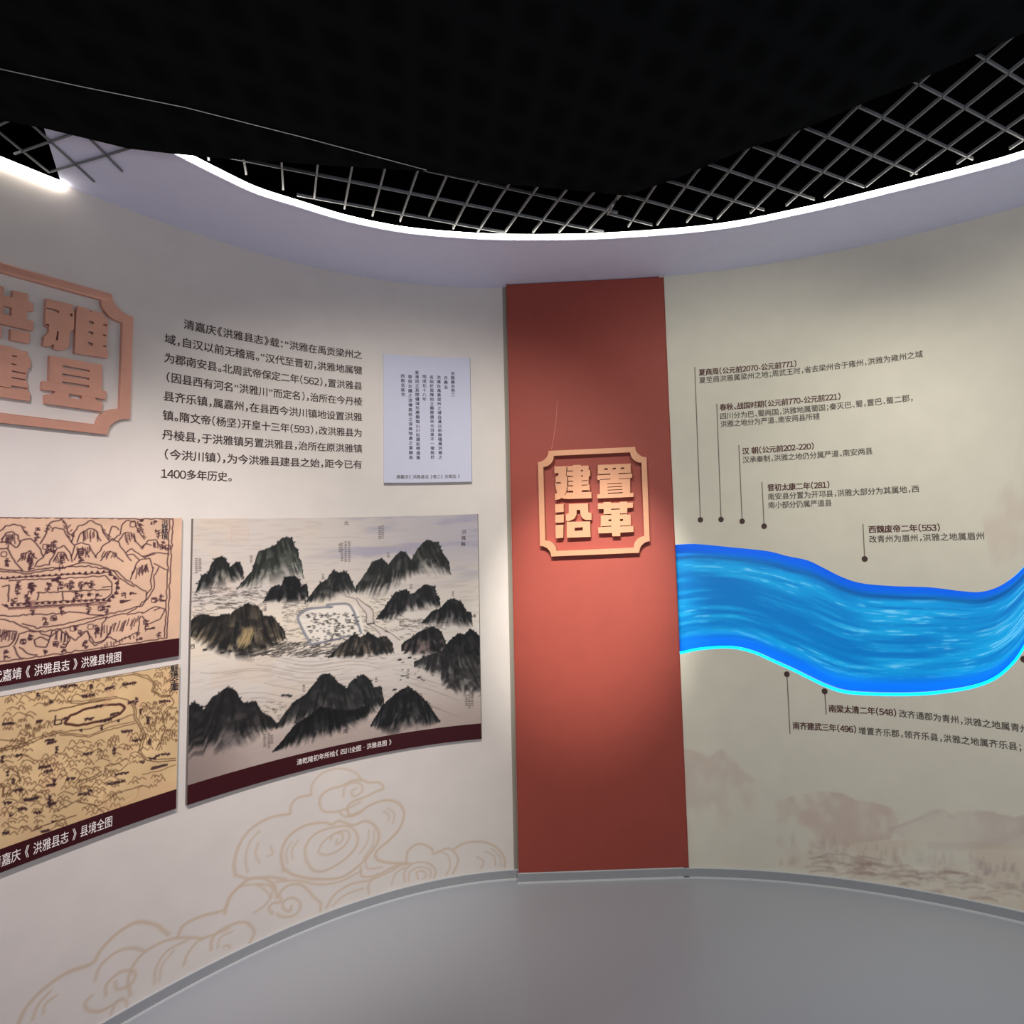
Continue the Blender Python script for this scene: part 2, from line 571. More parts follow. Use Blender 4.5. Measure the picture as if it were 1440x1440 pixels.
for pts, wd in [
    (A([(632, 155), (640, 110), (680, 70), (740, 55), (795, 68), (820, 95)]), 1.5),
    (A([(555, 225), (560, 190), (585, 165), (632, 155)]), 2.0),
    (A([(350, 455), (345, 410), (365, 340), (410, 280), (480, 240), (555, 225)]), 2.2),
    (A([(350, 455), (400, 468), (470, 462), (540, 470)]), 1.8),
    (A([(395, 445), (388, 390), (405, 330), (440, 290)]), 1.4),
    (A([(440, 410), (425, 375), (435, 335)]), 1.2),
    (A([(470, 385), (490, 375), (480, 345)]), 1.2),
    (A([(665, 190), (670, 160), (700, 135), (750, 120), (790, 100), (830, 100), (850, 108), (890, 108), (905, 130), (880, 140), (840, 160), (790, 180), (770, 200), (780, 230), (820, 215)]), 2.0),
    (A([(665, 190), (680, 215), (720, 218), (770, 205), (820, 180)]), 1.6),
    (A([(755, 160), (760, 125), (790, 108), (820, 115), (825, 140), (795, 160), (785, 140), (805, 130)]), 1.5),
    (A([(740, 220), (760, 235), (790, 235)]), 1.6),
    (A([(770, 235), (810, 225), (850, 195), (910, 175), (960, 185), (982, 225), (965, 280), (925, 325), (880, 365), (880, 395), (920, 408), (1000, 412)]), 2.2),
    (A([(905, 215), (925, 230), (925, 250)]), 1.2), (A([(920, 205), (945, 225), (940, 260)]), 1.2),
    (A([(530, 440), (522, 370), (550, 310), (610, 270), (680, 258), (710, 265), (740, 252), (790, 268), (840, 252), (880, 280), (885, 325), (850, 380), (800, 430), (740, 465), (650, 470), (570, 455), (530, 430)]), 2.2),
    (A([(615, 400), (612, 350), (650, 300), (720, 275), (780, 275), (808, 310), (795, 360), (740, 410), (680, 440), (640, 435), (615, 400)]), 1.8),
    (A([(660, 365), (680, 330), (730, 295), (770, 290), (775, 320), (740, 360), (690, 380), (660, 370)]), 1.6),
    (A([(705, 325), (720, 300), (750, 300), (750, 325), (730, 340), (730, 322)]), 1.5),
    (A([(545, 410), (540, 370), (560, 330)]), 1.3), (A([(565, 395), (562, 360), (585, 325)]), 1.2),
    (A([(870, 285), (865, 340), (830, 390)]), 1.2), (A([(850, 285), (845, 330), (815, 375)]), 1.1),
    (A([(500, 480), (580, 475), (660, 490), (740, 480), (820, 440)]), 1.6),
    (A([(820, 425), (825, 460), (880, 455), (940, 425), (1005, 410)]), 1.8),
    (A([(840, 385), (845, 430), (900, 425)]), 1.4),
    (A([(310, 600), (320, 555), (360, 500), (410, 468), (460, 470), (495, 495), (505, 540)]), 2.0),
    (A([(360, 500), (420, 490), (460, 510), (485, 540)]), 1.3),
    (A([(490, 600), (475, 580), (490, 560), (520, 555), (515, 525), (545, 495), (590, 490), (625, 515), (640, 535), (668, 560), (668, 590)]), 1.9),
    (A([(505, 600), (520, 610), (560, 610), (590, 585), (590, 555), (560, 540), (530, 555), (530, 580), (555, 590), (560, 570)]), 1.8),
    (A([(690, 580), (720, 530), (780, 490), (850, 475), (900, 455), (960, 425)]), 1.8),
    (A([(715, 570), (760, 530), (830, 505)]), 1.3),
    (A([(850, 525), (850, 490), (880, 450)]), 1.6),
    (A([(990, 405), (1000, 360), (1040, 338), (1085, 355), (1095, 375), (1150, 355), (1185, 395), (1165, 450)]), 1.9),
    (A([(985, 480), (985, 440), (1020, 410), (1070, 410), (1100, 435), (1095, 465)]), 1.6),
    (A([(1000, 478), (1003, 445), (1040, 425), (1080, 435), (1080, 465)]), 1.3),
    (A([(1035, 470), (1030, 445), (1055, 440), (1065, 460), (1050, 468)]), 1.4),
    (A([(1105, 365), (1145, 380), (1155, 420), (1140, 455)]), 1.3), (A([(935, 490), (950, 450), (985, 425)]), 1.3),
    (A([(1165, 360), (1210, 335), (1270, 330), (1320, 345), (1355, 385), (1360, 425)]), 2.0),
    (A([(1285, 365), (1320, 385), (1325, 420)]), 1.3), (A([(1255, 385), (1280, 405), (1270, 430)]), 1.3), (A([(1310, 355), (1340, 385), (1345, 420)]), 1.1),
    (B([(60, 883), (85, 830), (140, 770), (220, 715), (300, 685), (330, 640), (385, 585), (450, 550), (510, 560), (530, 575), (550, 590)]), 2.4),
    (B([(105, 870), (125, 820), (165, 775)]), 1.6), (B([(140, 850), (150, 815), (185, 790)]), 1.4),
    (B([(300, 790), (280, 810), (285, 835), (330, 840), (400, 800)]), 1.8),
    (B([(310, 740), (330, 690), (385, 645), (435, 635), (475, 645)]), 1.9),
    (B([(345, 790), (350, 750), (400, 710), (440, 715), (430, 750), (385, 770), (375, 745)]), 1.8),
    (B([(425, 790), (420, 730), (450, 670), (500, 630), (560, 605), (620, 600), (665, 605)]), 2.0),
    (B([(505, 750), (510, 700), (545, 645), (610, 610)]), 1.6), (B([(520, 745), (530, 690), (570, 640)]), 1.2),
    (B([(580, 600), (600, 560), (660, 530), (720, 515), (740, 500), (755, 460), (800, 420)]), 2.2),
    (B([(600, 690), (615, 650), (650, 610), (700, 590), (750, 570)]), 1.7),
    (B([(690, 640), (695, 600), (740, 565), (800, 550), (830, 580), (815, 620)]), 2.0),
    (B([(730, 630), (745, 625), (750, 635)]), 1.4), (B([(710, 635), (720, 600), (760, 580)]), 1.2),
    (B([(830, 520), (870, 490), (890, 450), (880, 430), (840, 425)]), 1.5),
    (B([(360, 860), (380, 810), (410, 805), (415, 830)]), 1.5),
]:
    cl.stroke(pts, wd, TAN, 0.95)
ns = int(WL.len / 0.0045); s = np.linspace(0, WL.len, ns)
z = np.r_[np.linspace(0, 1.0, 223), np.linspace(1.03, TOP, 40)]
S, Z = np.meshgrid(s, z[::-1])
wc = np.where((Z < 1.04)[..., None], cl.sample(S, np.minimum(Z, 1.04)), np.array(WALL_L, float))
struct(link('wall_left', WL.at(S.ravel(), Z.ravel()), grid_faces(len(z), ns)[:, ::-1], M['wall_l'], None, True, lin(wc.reshape(-1, 3))))

# ---- right wall, opened along the river, with its pale landscape print
RT = [(949.7, 766), (978, 765), (1027, 769.5), (1079, 775), (1107, 782), (1134, 787.5), (1155, 797), (1183, 811), (1211, 820), (1252.5, 824), (1308, 826), (1350, 831), (1377.5, 832.5), (1402, 826), (1423, 813), (1440, 797), (1465, 772)]
RB = [(956.7, 920.5), (985, 914.6), (1027, 912.5), (1058, 919), (1089, 932.7), (1114, 944), (1134, 954), (1162, 967.4), (1190, 976), (1235, 979), (1287, 979), (1329, 975.4), (1370.5, 968), (1402, 955), (1426, 934), (1440, 913.6), (1465, 870)]
rts = smooth_line(WR.find(RT)); rbs = smooth_line(WR.find(RB))
s0r = float(WR.find([(946, 850)])[0, 0])
sR = np.linspace(s0r, WR.len, 420)


def edge(tab, s_):
    out = np.interp(s_, tab[:, 0], tab[:, 1])
    k = (tab[-1, 1] - tab[-4, 1]) / (tab[-1, 0] - tab[-4, 0])
    ex = np.maximum(s_ - tab[-1, 0], 0)
    return out + np.sign(k) * 0.28 * (1 - np.exp(-ex * abs(k) / 0.28))


zt, zb = edge(rts, sR), edge(rbs, sR)
WALL_R = (214, 208, 192)
cr_ = Canvas(WR, 0.0, WR.len, 0.0, TOP, 0.005, WALL_R)
n1 = vnoise(cr_.nr, cr_.nc, 60, 60, 31, 5); n2 = vnoise(cr_.nr, cr_.nc, 14, 10, 32, 4)
PINK, MAUVE, WARM = (188, 156, 146), (172, 146, 144), (206, 182, 158)
def Cc(pts): return [(940 + x / 2.88, 1000 + y / 2.88) for x, y in pts]
nz = sstep(0.36, 0.62, 0.6 * n1 + 0.4 * n2)
cr_.fill(Cc([(60, 150), (130, 168), (165, 185), (215, 150), (262, 195), (310, 250), (350, 275), (385, 265), (415, 300), (430, 340), (380, 400), (260, 470), (70, 520)]), PINK, 0.6, noise=nz * np.linspace(1.6, 0.3, cr_.nr)[:, None].clip(0, 1))
cr_.fill(Cc([(380, 385), (500, 345), (600, 325), (700, 330), (760, 360), (860, 375), (950, 415), (900, 520), (600, 560), (420, 480)]), PINK, 0.42, noise=nz)
foot = np.clip((np.linspace(0, 1, cr_.nr) - 0.93) / -0.10, 0, 1)[:, None] ** 0.7
cr_.fill(Cc([(880, 480), (1000, 440), (1095, 402), (1130, 425), (1190, 405), (1300, 405), (1400, 430), (1440, 420), (1650, 440), (1850, 520), (2000, 640), (1700, 620), (1440, 560), (1200, 560), (1000, 540)]), MAUVE, 0.5, noise=(0.35 + 0.65 * nz) * foot)
cr_.stroke(Cc([(900, 478), (1000, 440), (1095, 402), (1150, 430)]), 2, MAUVE, 0.22)
cr_.stroke(Cc([(1060, 545), (1200, 550), (1330, 530), (1440, 480)]), 6, MAUVE, 0.14)
cr_.fill(Cc([(60, 520), (420, 600), (700, 540), (1000, 520), (1440, 540), (1700, 560), (1700, 1000), (1440, 830), (1000, 720), (600, 640), (60, 630)]), WARM, 0.35, noise=nz)
r9 = np.random.default_rng(5)
for k in range(120):          # tree line
    x = r9.uniform(440, 1440); yb = 600 + max(0, x - 600) * 0.14 + r9.uniform(-70, 30); h = r9.uniform(20, 85) * (1 if x < 720 else 0.8)
    cr_.fill(Cc([(x - h * 0.22, yb), (x - h * 0.1, yb - h * 0.6), (x, yb - h), (x + h * 0.1, yb - h * 0.55), (x + h * 0.22, yb)]), (170, 148, 140) if x < 1000 else (158, 138, 142), 0.24, noise=0.4 + 0.6 * nz)
for k in range(90):           # roofs and terraces
    x = r9.uniform(600, 1400); yb = 630 + max(0, x - 700) * 0.16 + r9.uniform(-50, 45); wd = r9.uniform(14, 60)
    cr_.stroke(Cc([(x - wd, yb + r9.uniform(-3, 6)), (x, yb - r9.uniform(0, 8)), (x + wd, yb + r9.uniform(0, 10))]), r9.uniform(1, 2), (152, 128, 120) if k % 3 else (232, 222, 208), 0.34)
cr_.fill([(1440, 600), (1426, 650), (1405, 690), (1380, 730), (1395, 800), (1440, 780), (1600, 700), (1600, 560)], PINK, 0.22, noise=nz)
nlo, nup = 170, 60
fr = np.linspace(0, 1, nlo)
Zl = fr[:, None] * zb[None]; Zl = Zl[::-1]
frz = np.linspace(0, 1, nup)
Zu = zt[None] + (TOP - zt[None]) * frz[::-1][:, None]
S2 = np.tile(sR, (nup + nlo, 1)); Z2 = np.vstack([Zu, Zl])
fu = grid_faces(nup, len(sR)); fl2 = grid_faces(nlo, len(sR), nup * len(sR))
wall_r = struct(link('wall_right', WR.at(S2.ravel(), Z2.ravel()), np.vstack([fu, fl2])[:, ::-1], M['wall_r'], None, True, lin(cr_.sample(S2, Z2).reshape(-1, 3))))

# ---- skirting
for W, nm, a, b, off in ((WL, 'baseboard_left', 0.0, WL.len - 0.09, 0.0), (WR, 'baseboard_right', s0r, WR.len, 0.0)):
    v, f = conform_box(W, a, b, 0.0, BB, off, off + 0.010)
    bo = struct(link(nm, v, f, M['base']))
    v, f = conform_box(W, a, b, 0.0, 0.004, off + 0.010, off + 0.019)
    link('sealant', v, f, M['caulk'], bo)
    v, f = conform_box(W, a, b, BB, BB + 0.0025, off, off + 0.008)
    link('cap_strip', v, f, M['caulk'], bo)

# ---- red panel standing proud of the wall
pa = WP.find([(712, 399), (932, 388), (730, 1226), (970, 1219)])
pL, pR = (pa[0, 0] + pa[2, 0]) / 2, (pa[1, 0] + pa[3, 0]) / 2
v, f = conform_box(WP, pL, pR, BB, TOP - 0.002, -0.06, 0.0, 0.5)
panel = link('wall_panel', v, f, M['red'])
bv = panel.modifiers.new('bevel', 'BEVEL'); bv.width = 0.004; bv.segments = 2
tag(panel, 'tall dark red painted panel between the two curved cream walls', 'wall panel')
sc = WP.find([(784, 562), (781, 602), (775.5, 632)])
v = np.vstack([WP.at(sc[:, 0] - 0.0009, sc[:, 1], 0.0008), WP.at(sc[:, 0] + 0.0009, sc[:, 1], 0.0008)])
link('scratch', v, [(0, 3, 4, 1), (1, 4, 5, 2)], mat('scratched_paint', (206, 128, 112), rough=0.7), panel)['label'] = 'thin pale scratch'
v, f = conform_box(WP, pL - 0.004, pR + 0.002, 0.0, BB, -0.06, 0.006, 0.5)
bo = struct(link('baseboard_center', v, f, M['base']))
v, f = conform_box(WP, pL - 0.004, pR + 0.002, 0.0, 0.004, 0.006, 0.015, 0.5)
link('sealant', v, f, M['caulk'], bo)
v, f = conform_box(WP, pL - 0.004, pR + 0.002, BB, BB + 0.0025, -0.06, 0.004, 0.5)
link('cap_strip', v, f, M['caulk'], bo)
v, f = conform_box(WL, WL.find([(714.5, 800)])[0, 0], WL.find([(720, 800)])[0, 0], BB, TOP - 0.002, 0.0, 0.003)  # narrow strip in a darker wall colour beside the red panel
struct(link('dark_strip_1', v, f, mat('dark_wall_tone', (140, 134, 122), rough=0.6)))

# ---- soffit
HS = TOP - EYE
inner = [(205, 196), (262, 224), (310, 248), (360, 271), (420, 290), (487, 310), (561, 325), (633, 332.5), (720, 336.5), (854, 334.5), (1008, 322), (1137, 297.6), (1265, 267), (1368, 241), (1440, 220.5)]
ip = flat(inner, HS)
ip = np.vstack([[(-1.66, 1.56), (-1.60, 1.62)], ip, [(1.47, 1.86), (1.70, 1.62), (1.86, 1.3)]])
ips = smooth_line(ip, 8)
wl = WL.at(np.linspace(float(WL.find([(86, 262)])[0, 0]), WL.len, 60), 0)[:, :2]
wr = WR.at(np.linspace(s0r, WR.len, 60), 0)[:, :2]
outer = np.vstack([wl, wr])
ring = [np.vstack([outer, ips[::-1]])]
poly = ring[0]
tri = tessellate_polygon([[Vector((p[0], p[1], 0)) for p in poly]])
n = len(poly)
V = [(p[0], p[1], TOP) for p in poly] + [(p[0], p[1], TOP + 0.012) for p in poly]
F = [tuple(t) for t in tri] + [tuple(i + n for i in t[::-1]) for t in tri] + [(i, (i + 1) % n, (i + 1) % n + n, i + n) for i in range(n)]
sof = struct(link('ceiling_soffit', V, F, M['soffit']))


def tube(path, r, nseg=8, closed_ends=True, sz=1.0):
    p = np.asarray(path, float); V = []; F = []
    for i in range(len(p)):
        d = p[min(i + 1, len(p) - 1)] - p[max(i - 1, 0)]; d /= np.linalg.norm(d)
        a = np.cross(d, (0, 0, 1.0)); a /= np.linalg.norm(a); b = np.cross(a, d)
        for k in range(nseg):
            t = 2 * math.pi * k / nseg
            V.append(p[i] + r * math.cos(t) * a + r * sz * math.sin(t) * b)
    for i in range(len(p) - 1):
        for k in range(nseg):
            k2 = (k + 1) % nseg
            F.append((i * nseg + k, i * nseg + k2, (i + 1) * nseg + k2, (i + 1) * nseg + k))
    F.append(tuple(range(nseg))[::-1]); e = (len(p) - 1) * nseg; F.append(tuple(e + k for k in range(nseg)))
    return V, F


i0 = int(np.argmin(np.hypot(*(ips - flat([(250, 216)], HS)[0]).T)))
led = ips[i0 - 4:]
Tn = np.gradient(led, axis=0); Tn /= np.hypot(Tn[:, 0], Tn[:, 1])[:, None]
inward = np.stack([Tn[:, 1], -Tn[:, 0]], 1)
V, F = tube(np.c_[led + inward * 0.010, np.full(len(led), TOP + 0.007)], 0.0095)
tag(link('light_strip', V, F, M['led'], None, True), 'long curved glowing white light strip along the soffit edge', 'light strip')
V, F = tube(np.c_[led + inward * 0.001, np.full(len(led), TOP - 0.0035)], 0.0045)
link('strip_channel', V, F, M['soffit'], sof, True)
la = WL.find([(0, 224), (88, 263)])
sL = np.linspace(0.9, la[1, 0], 50)
V, F = tube(WL.at(sL, TOP - 0.006, 0.012), 0.009)
tag(link('light_strip', V, F, M['led'], None, True), 'short white light strip at the top of the left wall, above the cut-off copper sign', 'light strip')


# ---- open-cell grid above the soffit
def inside(p, poly_):
    x, y = p; c = False
    for i in range(len(poly_)):
        x1, y1 = poly_[i]; x2, y2 = poly_[(i + 1) % len(poly_)]
        if (y1 > y) != (y2 > y) and x < (x2 - x1) * (y - y1) / (y2 - y1) + x1: c = not c
    return c


def bar(V, F, a, b, z0, z1, wd):
    a = np.asarray(a, float); b = np.asarray(b, float); d = b - a; d /= np.hypot(*d); nn = np.array([-d[1], d[0]]) * wd / 2
    k = len(V)
    for p in (a, b):
        for sgn in (-1, 1):
            for zz in (z0, z1): V.append((p[0] + sgn * nn[0], p[1] + sgn * nn[1], zz))
    for q in ((0, 1, 3, 2), (4, 6, 7, 5), (0, 4, 5, 1), (2, 3, 7, 6), (0, 2, 6, 4), (1, 5, 7, 3)): F.append(tuple(k + i for i in q))


HG = HS + 0.026
hole = np.vstack([ips + np.vstack([np.gradient(ips, axis=0)])[:, [1, 0]] * 0, [(1.9, 0.2), (-1.9, 0.2)]])
tn = np.gradient(ips, axis=0); tn /= np.hypot(tn[:, 0], tn[:, 1])[:, None]
hole = np.vstack([ips + np.stack([tn[:, 1], -tn[:, 0]], 1) * 0.025, [(1.9, 0.2), (-1.9, 0.2)]])
SECT = [(np.array([[0.07298586, 0.04534902], [0.04775964, -0.11268484], [0.10782247, 2.05294682]]) * HG, lambda x: x > -0.235),
        ]
for Mx, keep in SECT:
    V, F = [], []
    for fam in (0, 1):
        for idx in range(-40, 41):
            run = None
            for t in np.arange(-34, 34, 0.04):
                ij = (t, idx) if fam == 0 else (idx, t)
                p = Mx[2] + ij[0] * Mx[0] + ij[1] * Mx[1]
                ok = keep(p[0]) and p[1] > 0.7 and abs(p[0]) < 1.7 and inside(p, hole)
                if ok and run is None: run = p
                if not ok and run is not None:
                    if np.hypot(*(last - run)) > 0.01: bar(V, F, run, last, EYE + HG, EYE + HG + 0.010, 0.0055)
                    run = None
                last = p
    struct(link('ceiling_grid', V, F, M['bar']))
V, F = [], []
g4 = lambda x, y: (260 + x / 4.0, 200 + y / 4.0)
g3 = lambda x, y: (600 + x / 4.8, 220 + y / 4.8)
for a, b in ((g4(230, 88), g3(1195, 516)), (g4(630, 303), g3(530, 521)), (g3(-160, 68), g3(1290, 386)), (g4(130, 60), g4(134, 104)), (g4(320, 40), g4(345, 184)), (g4(541, 60), g4(553, 270)), (g4(755, 60), g4(727, 322)), (g4(956, 60), g4(897, 378)), (g4(1151, 60), g4(1055, 418)), (g4(1348, 60), g4(1210, 448)),
             (g3(150, 105), g3(15, 406)), (g3(385, 100), g3(178, 492)), (g3(612, 108), g3(342, 520)), (g3(815, 120), g3(530, 516)), (g3(1024, 130), g3(716, 520)), (g3(1222, 145), g3(893, 517)), (g3(1420, 150), g3(1078, 513))):
    q = flat([a, b], HG)
    bar(V, F, q[0], q[1], EYE + HG, EYE + HG + 0.010, 0.0055)
struct(link('ceiling_grid', V, F, M['bar']))
V, F = [], []
for a, b in (((-40, 194), (14, 170)), ((20, 217.5), (118, 184)), ((71, 242.5), (205, 203)), ((-30, 164), (69, 243.5)), ((30, 163), (132.5, 256.5)), ((112, 182), (172, 242))):
    q = flat([a, b], HS - 0.008)
    bar(V, F, q[0], q[1], TOP - 0.008, TOP - 0.003, 0.005)
struct(link('ceiling_grid', V, F, M['bar']))

# ---- black cloth added where the ceiling grid is unlit
HC = HS - 0.03
ce = flat([(0, 169), (60, 180), (180, 209), (240, 216), (300, 222), (450, 232), (600, 241), (690, 257), (790, 266), (880, 275), (940, 255), (985, 237), (1040, 213), (1110, 190), (1180, 160), (1280, 118), (1375, 76), (1440, 46)], HC)
poly = np.vstack([[(-2.3, 1.50)], ce, [(1.3, 1.25), (2.1, 0.9), (2.1, -1.8), (-2.3, -1.8)]])
tri = tessellate_polygon([[Vector((p[0], p[1], 0)) for p in poly]])
n = len(poly)
V = [(p[0], p[1], EYE + HC) for p in poly] + [(p[0], p[1], EYE + HC + 0.012) for p in poly]
F = [tuple(t) for t in tri] + [tuple(i + n for i in t[::-1]) for t in tri] + [(i, (i + 1) % n, (i + 1) % n + n, i + n) for i in range(n)]
mt = bpy.data.materials.new('black_unlit_ceiling'); mt.use_nodes = True
nt = mt.node_tree; bs = nt.nodes['Principled BSDF']; bs.inputs['Roughness'].default_value = 0.95; bs.inputs['Specular IOR Level'].default_value = 0.02
tc = nt.nodes.new('ShaderNodeTexCoord'); mp = nt.nodes.new('ShaderNodeMapping')
g = SECT[0][0][:2]                      # faint cells painted to follow the grid above
cell = np.linalg.inv(g.T)
sx = nt.nodes.new('ShaderNodeSeparateXYZ'); nt.links.new(tc.outputs['Object'], sx.inputs[0])


def mth(op, a, b=None, c=None):
    nd = nt.nodes.new('ShaderNodeMath'); nd.operation = op
    for i, q in enumerate((a, b, c)):
        if q is None: continue
        if isinstance(q, (int, float)): nd.inputs[i].default_value = float(q)
        else: nt.links.new(q, nd.inputs[i])
    return nd.outputs[0]


waves = []
for row in cell:
    u = mth('ADD', mth('MULTIPLY', sx.outputs[0], float(row[0])), mth('MULTIPLY', sx.outputs[1], float(row[1])))
    waves.append(mth('ADD', mth('MULTIPLY', mth('COSINE', mth('MULTIPLY', u, 2 * math.pi)), 0.5), 0.5))
wv = mth('MAXIMUM', waves[0], waves[1])
rp = nt.nodes.new('ShaderNodeValToRGB')
rp.color_ramp.elements[0].position = 0.2; rp.color_ramp.elements[0].color = (0.0036, 0.0042, 0.0046, 1)
rp.color_ramp.elements[1].position = 1.0; rp.color_ramp.elements[1].color = (0.0066, 0.0074, 0.008, 1)
nt.links.new(wv, rp.inputs['Fac']); nt.links.new(rp.outputs['Color'], bs.inputs['Base Color'])
infill = link('ceiling_infill', V, F, mt)
tag(infill, 'large black ceiling cloth with faint square cells, added in place of the unlit ceiling grid', 'ceiling cloth')
wq = flat([(-60, 85), (115, 123), (260, 152), (430, 195), (600, 240)], HC - 0.006)  # added tube continuing a grid bar across the black area
V, F = tube(np.c_[wq, np.full(len(wq), EYE + HC - 0.004)], 0.0011, 6)
tag(link('pale_gridline', V, F, M['gridline'], None, True), 'thin pale wire running diagonally across the black ceiling cloth', 'gridline')

# =================================================================== THE RIVER
river = thing('river_lightbox', 'glowing blue river lightbox sunk into the right wall under the timeline', 'lightbox', tuple(WR.at(np.array([0.9]), 1.0)[0]))
D = 0.072
nr = 120
ss = np.linspace(s0r, WR.len, 560)
t0, t1 = edge(rts, ss), edge(rbs, ss)
fr = np.linspace(0, 1, nr)[:, None]
OV = 0.012
Zr = (t0 + OV)[None] * (1 - fr) + (t1 - OV)[None] * fr
Sr = np.tile(ss, (nr, 1))
H, Wd = Zr.shape
st1 = vnoise(H, Wd, 5, 60, 51, 4); st2 = vnoise(H, Wd, 1.8, 15, 52, 3); st3 = vnoise(H, Wd, 26, 120, 53, 3)
deep = np.array((2, 104, 172.)); mid = np.array((14, 142, 198.)); pale = np.array((128, 190, 222.))
a = sstep(0.30, 0.68, 0.6 * st1 + 0.4 * st3)[..., None]
c = deep * (1 - a) + mid * a
hl = (sstep(0.53, 0.72, 0.6 * st2 + 0.4 * st1) * (0.25 + 0.75 * sstep(0.40, 0.6, st3)) * sstep(0.08, 0.24, fr) * (1 - sstep(0.78, 0.95, fr)))[..., None]
c = c * (1 - 0.72 * hl) + pale * 0.72 * hl
edge_glow = np.maximum(1 - sstep(0.06, 0.17, fr), sstep(0.80, 0.97, fr))[..., None]     # blue glow of the edge lights, painted along both edges
c = c * (1 - 0.9 * edge_glow) + np.array((0, 98, 226.)) * 0.9 * edge_glow
lip_shadow = (np.exp(-((fr - 0.145) / 0.022) ** 2) * (0.45 + 0.55 * st3))[..., None]  # soft shadow line of the upper lip, painted into the sheet
c = c * (1 - 0.6 * lip_shadow) + np.array((6, 62, 120.)) * 0.6 * lip_shadow
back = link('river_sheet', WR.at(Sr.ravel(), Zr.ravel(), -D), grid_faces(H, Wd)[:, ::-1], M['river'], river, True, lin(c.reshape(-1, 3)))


def ledge(tab_z, name, material, o0, o1, dz=0.0):
    v = np.vstack([WR.at(ss, tab_z, o0), WR.at(ss, tab_z + dz, o1)])
    return link(name, v, grid_faces(2, len(ss)), material, river, True)


ledge(t0, 'upper_rim', M['rim'], 0.0, -D)
ledge(t1, 'lower_rim', M['rim'], 0.0, -D)
for tz, sg, nm, mt_ in ((t1, 1, 'lower_light', M['led_cyan']), (t0, -1, 'upper_light', M['led_blue'])):
    pth = WR.at(ss, tz + sg * (0.004 if sg > 0 else -0.003), -0.016 if sg > 0 else -0.045)
    V, F = tube(pth[::4], 0.0065 if sg > 0 else 0.005, 6)
    link(nm, V, F, mt_, river, True)

# =================================================================== SIGNS
def Pz(ox, oy, sc): return lambda pts: WP.find([(ox + x / sc, oy + y / sc) for x, y in pts], 0.030)
def Lz(ox, oy, sc): return lambda pts: WL.find([(ox + x / sc, oy + y / sc) for x, y in pts], 0.020)


CH = {}
CH['build'] = [[[(118, 268), (745, 250), (745, 218), (1005, 212), (1008, 240), (1270, 238), (1272, 385), (1320, 385), (1325, 580), (1275, 600), (1270, 720), (1262, 860), (1300, 905), (1312, 1050), (1295, 1065), (1295, 1125), (1358, 1130), (1368, 1335), (600, 1362), (440, 1355), (368, 1325), (280, 1370), (140, 1395), (138, 1185), (210, 1165), (170, 1010), (150, 860), (160, 800), (165, 600), (240, 575), (262, 490), (118, 490)],
   [(520, 285), (550, 285), (550, 405), (742, 405), (742, 432), (535, 435), (525, 578), (742, 590), (742, 620), (578, 625), (578, 750), (742, 748), (742, 780), (588, 785), (590, 905), (742, 895), (742, 930), (560, 940), (555, 1085), (742, 1085), (750, 1145), (530, 1145), (465, 1240), (452, 1232), (515, 1120), (535, 950), (550, 930), (550, 604), (500, 575), (515, 450)],
   [(1010, 390), (1085, 385), (1075, 425), (1005, 432)], [(1012, 572), (1088, 568), (1085, 600), (1010, 606)], [(1030, 740), (1258, 725), (1240, 750), (1030, 765)],
   [(1035, 885), (1245, 872), (1225, 900), (1030, 912)], [(1040, 1070), (1285, 1060), (1275, 1120), (1040, 1132)], [(172, 800), (335, 795), (340, 835), (170, 845)]]]
CH['place'] = [[[(140, 215), (1245, 170), (1250, 460), (1252, 515), (1298, 515), (1298, 635), (1225, 660), (1230, 1160), (1345, 1150), (1345, 1290), (125, 1345), (118, 1210), (212, 1200), (205, 730), (118, 700), (118, 580), (142, 572)],
   [(358, 335), (478, 330), (478, 375), (358, 380)], [(640, 318), (750, 312), (745, 360), (640, 368)], [(915, 305), (1030, 298), (1028, 345), (915, 355)],
   [(150, 528), (565, 505), (560, 542), (150, 562)], [(840, 488), (1240, 476), (1240, 500), (840, 527)], [(212, 698), (570, 676), (570, 700), (212, 720)], [(845, 673), (1215, 655), (1215, 675), (845, 692)],
   [(460, 838), (960, 816), (955, 840), (460, 864)], [(465, 952), (965, 924), (965, 952), (465, 977)], [(470, 1053), (970, 1028), (970, 1052), (470, 1080)], [(480, 1156), (980, 1133), (975, 1162), (480, 1190)]]]
CH['along'] = [[[(133, 205), (395, 195), (393, 440), (135, 462)]], [[(135, 535), (400, 520), (393, 770), (135, 775)]], [[(145, 850), (390, 840), (375, 1245), (155, 1265)]],
   [[(555, 195), (1150, 175), (1160, 450), (1262, 480), (1262, 690), (1180, 690), (1060, 685), (990, 640), (945, 580), (920, 500), (905, 375), (800, 375), (790, 530), (750, 620), (700, 665), (640, 695), (520, 740), (470, 700), (468, 515), (555, 480)]],
   [[(490, 752), (1215, 737), (1230, 1215), (500, 1245)], [(735, 935), (995, 915), (990, 1015), (735, 1035)]]]
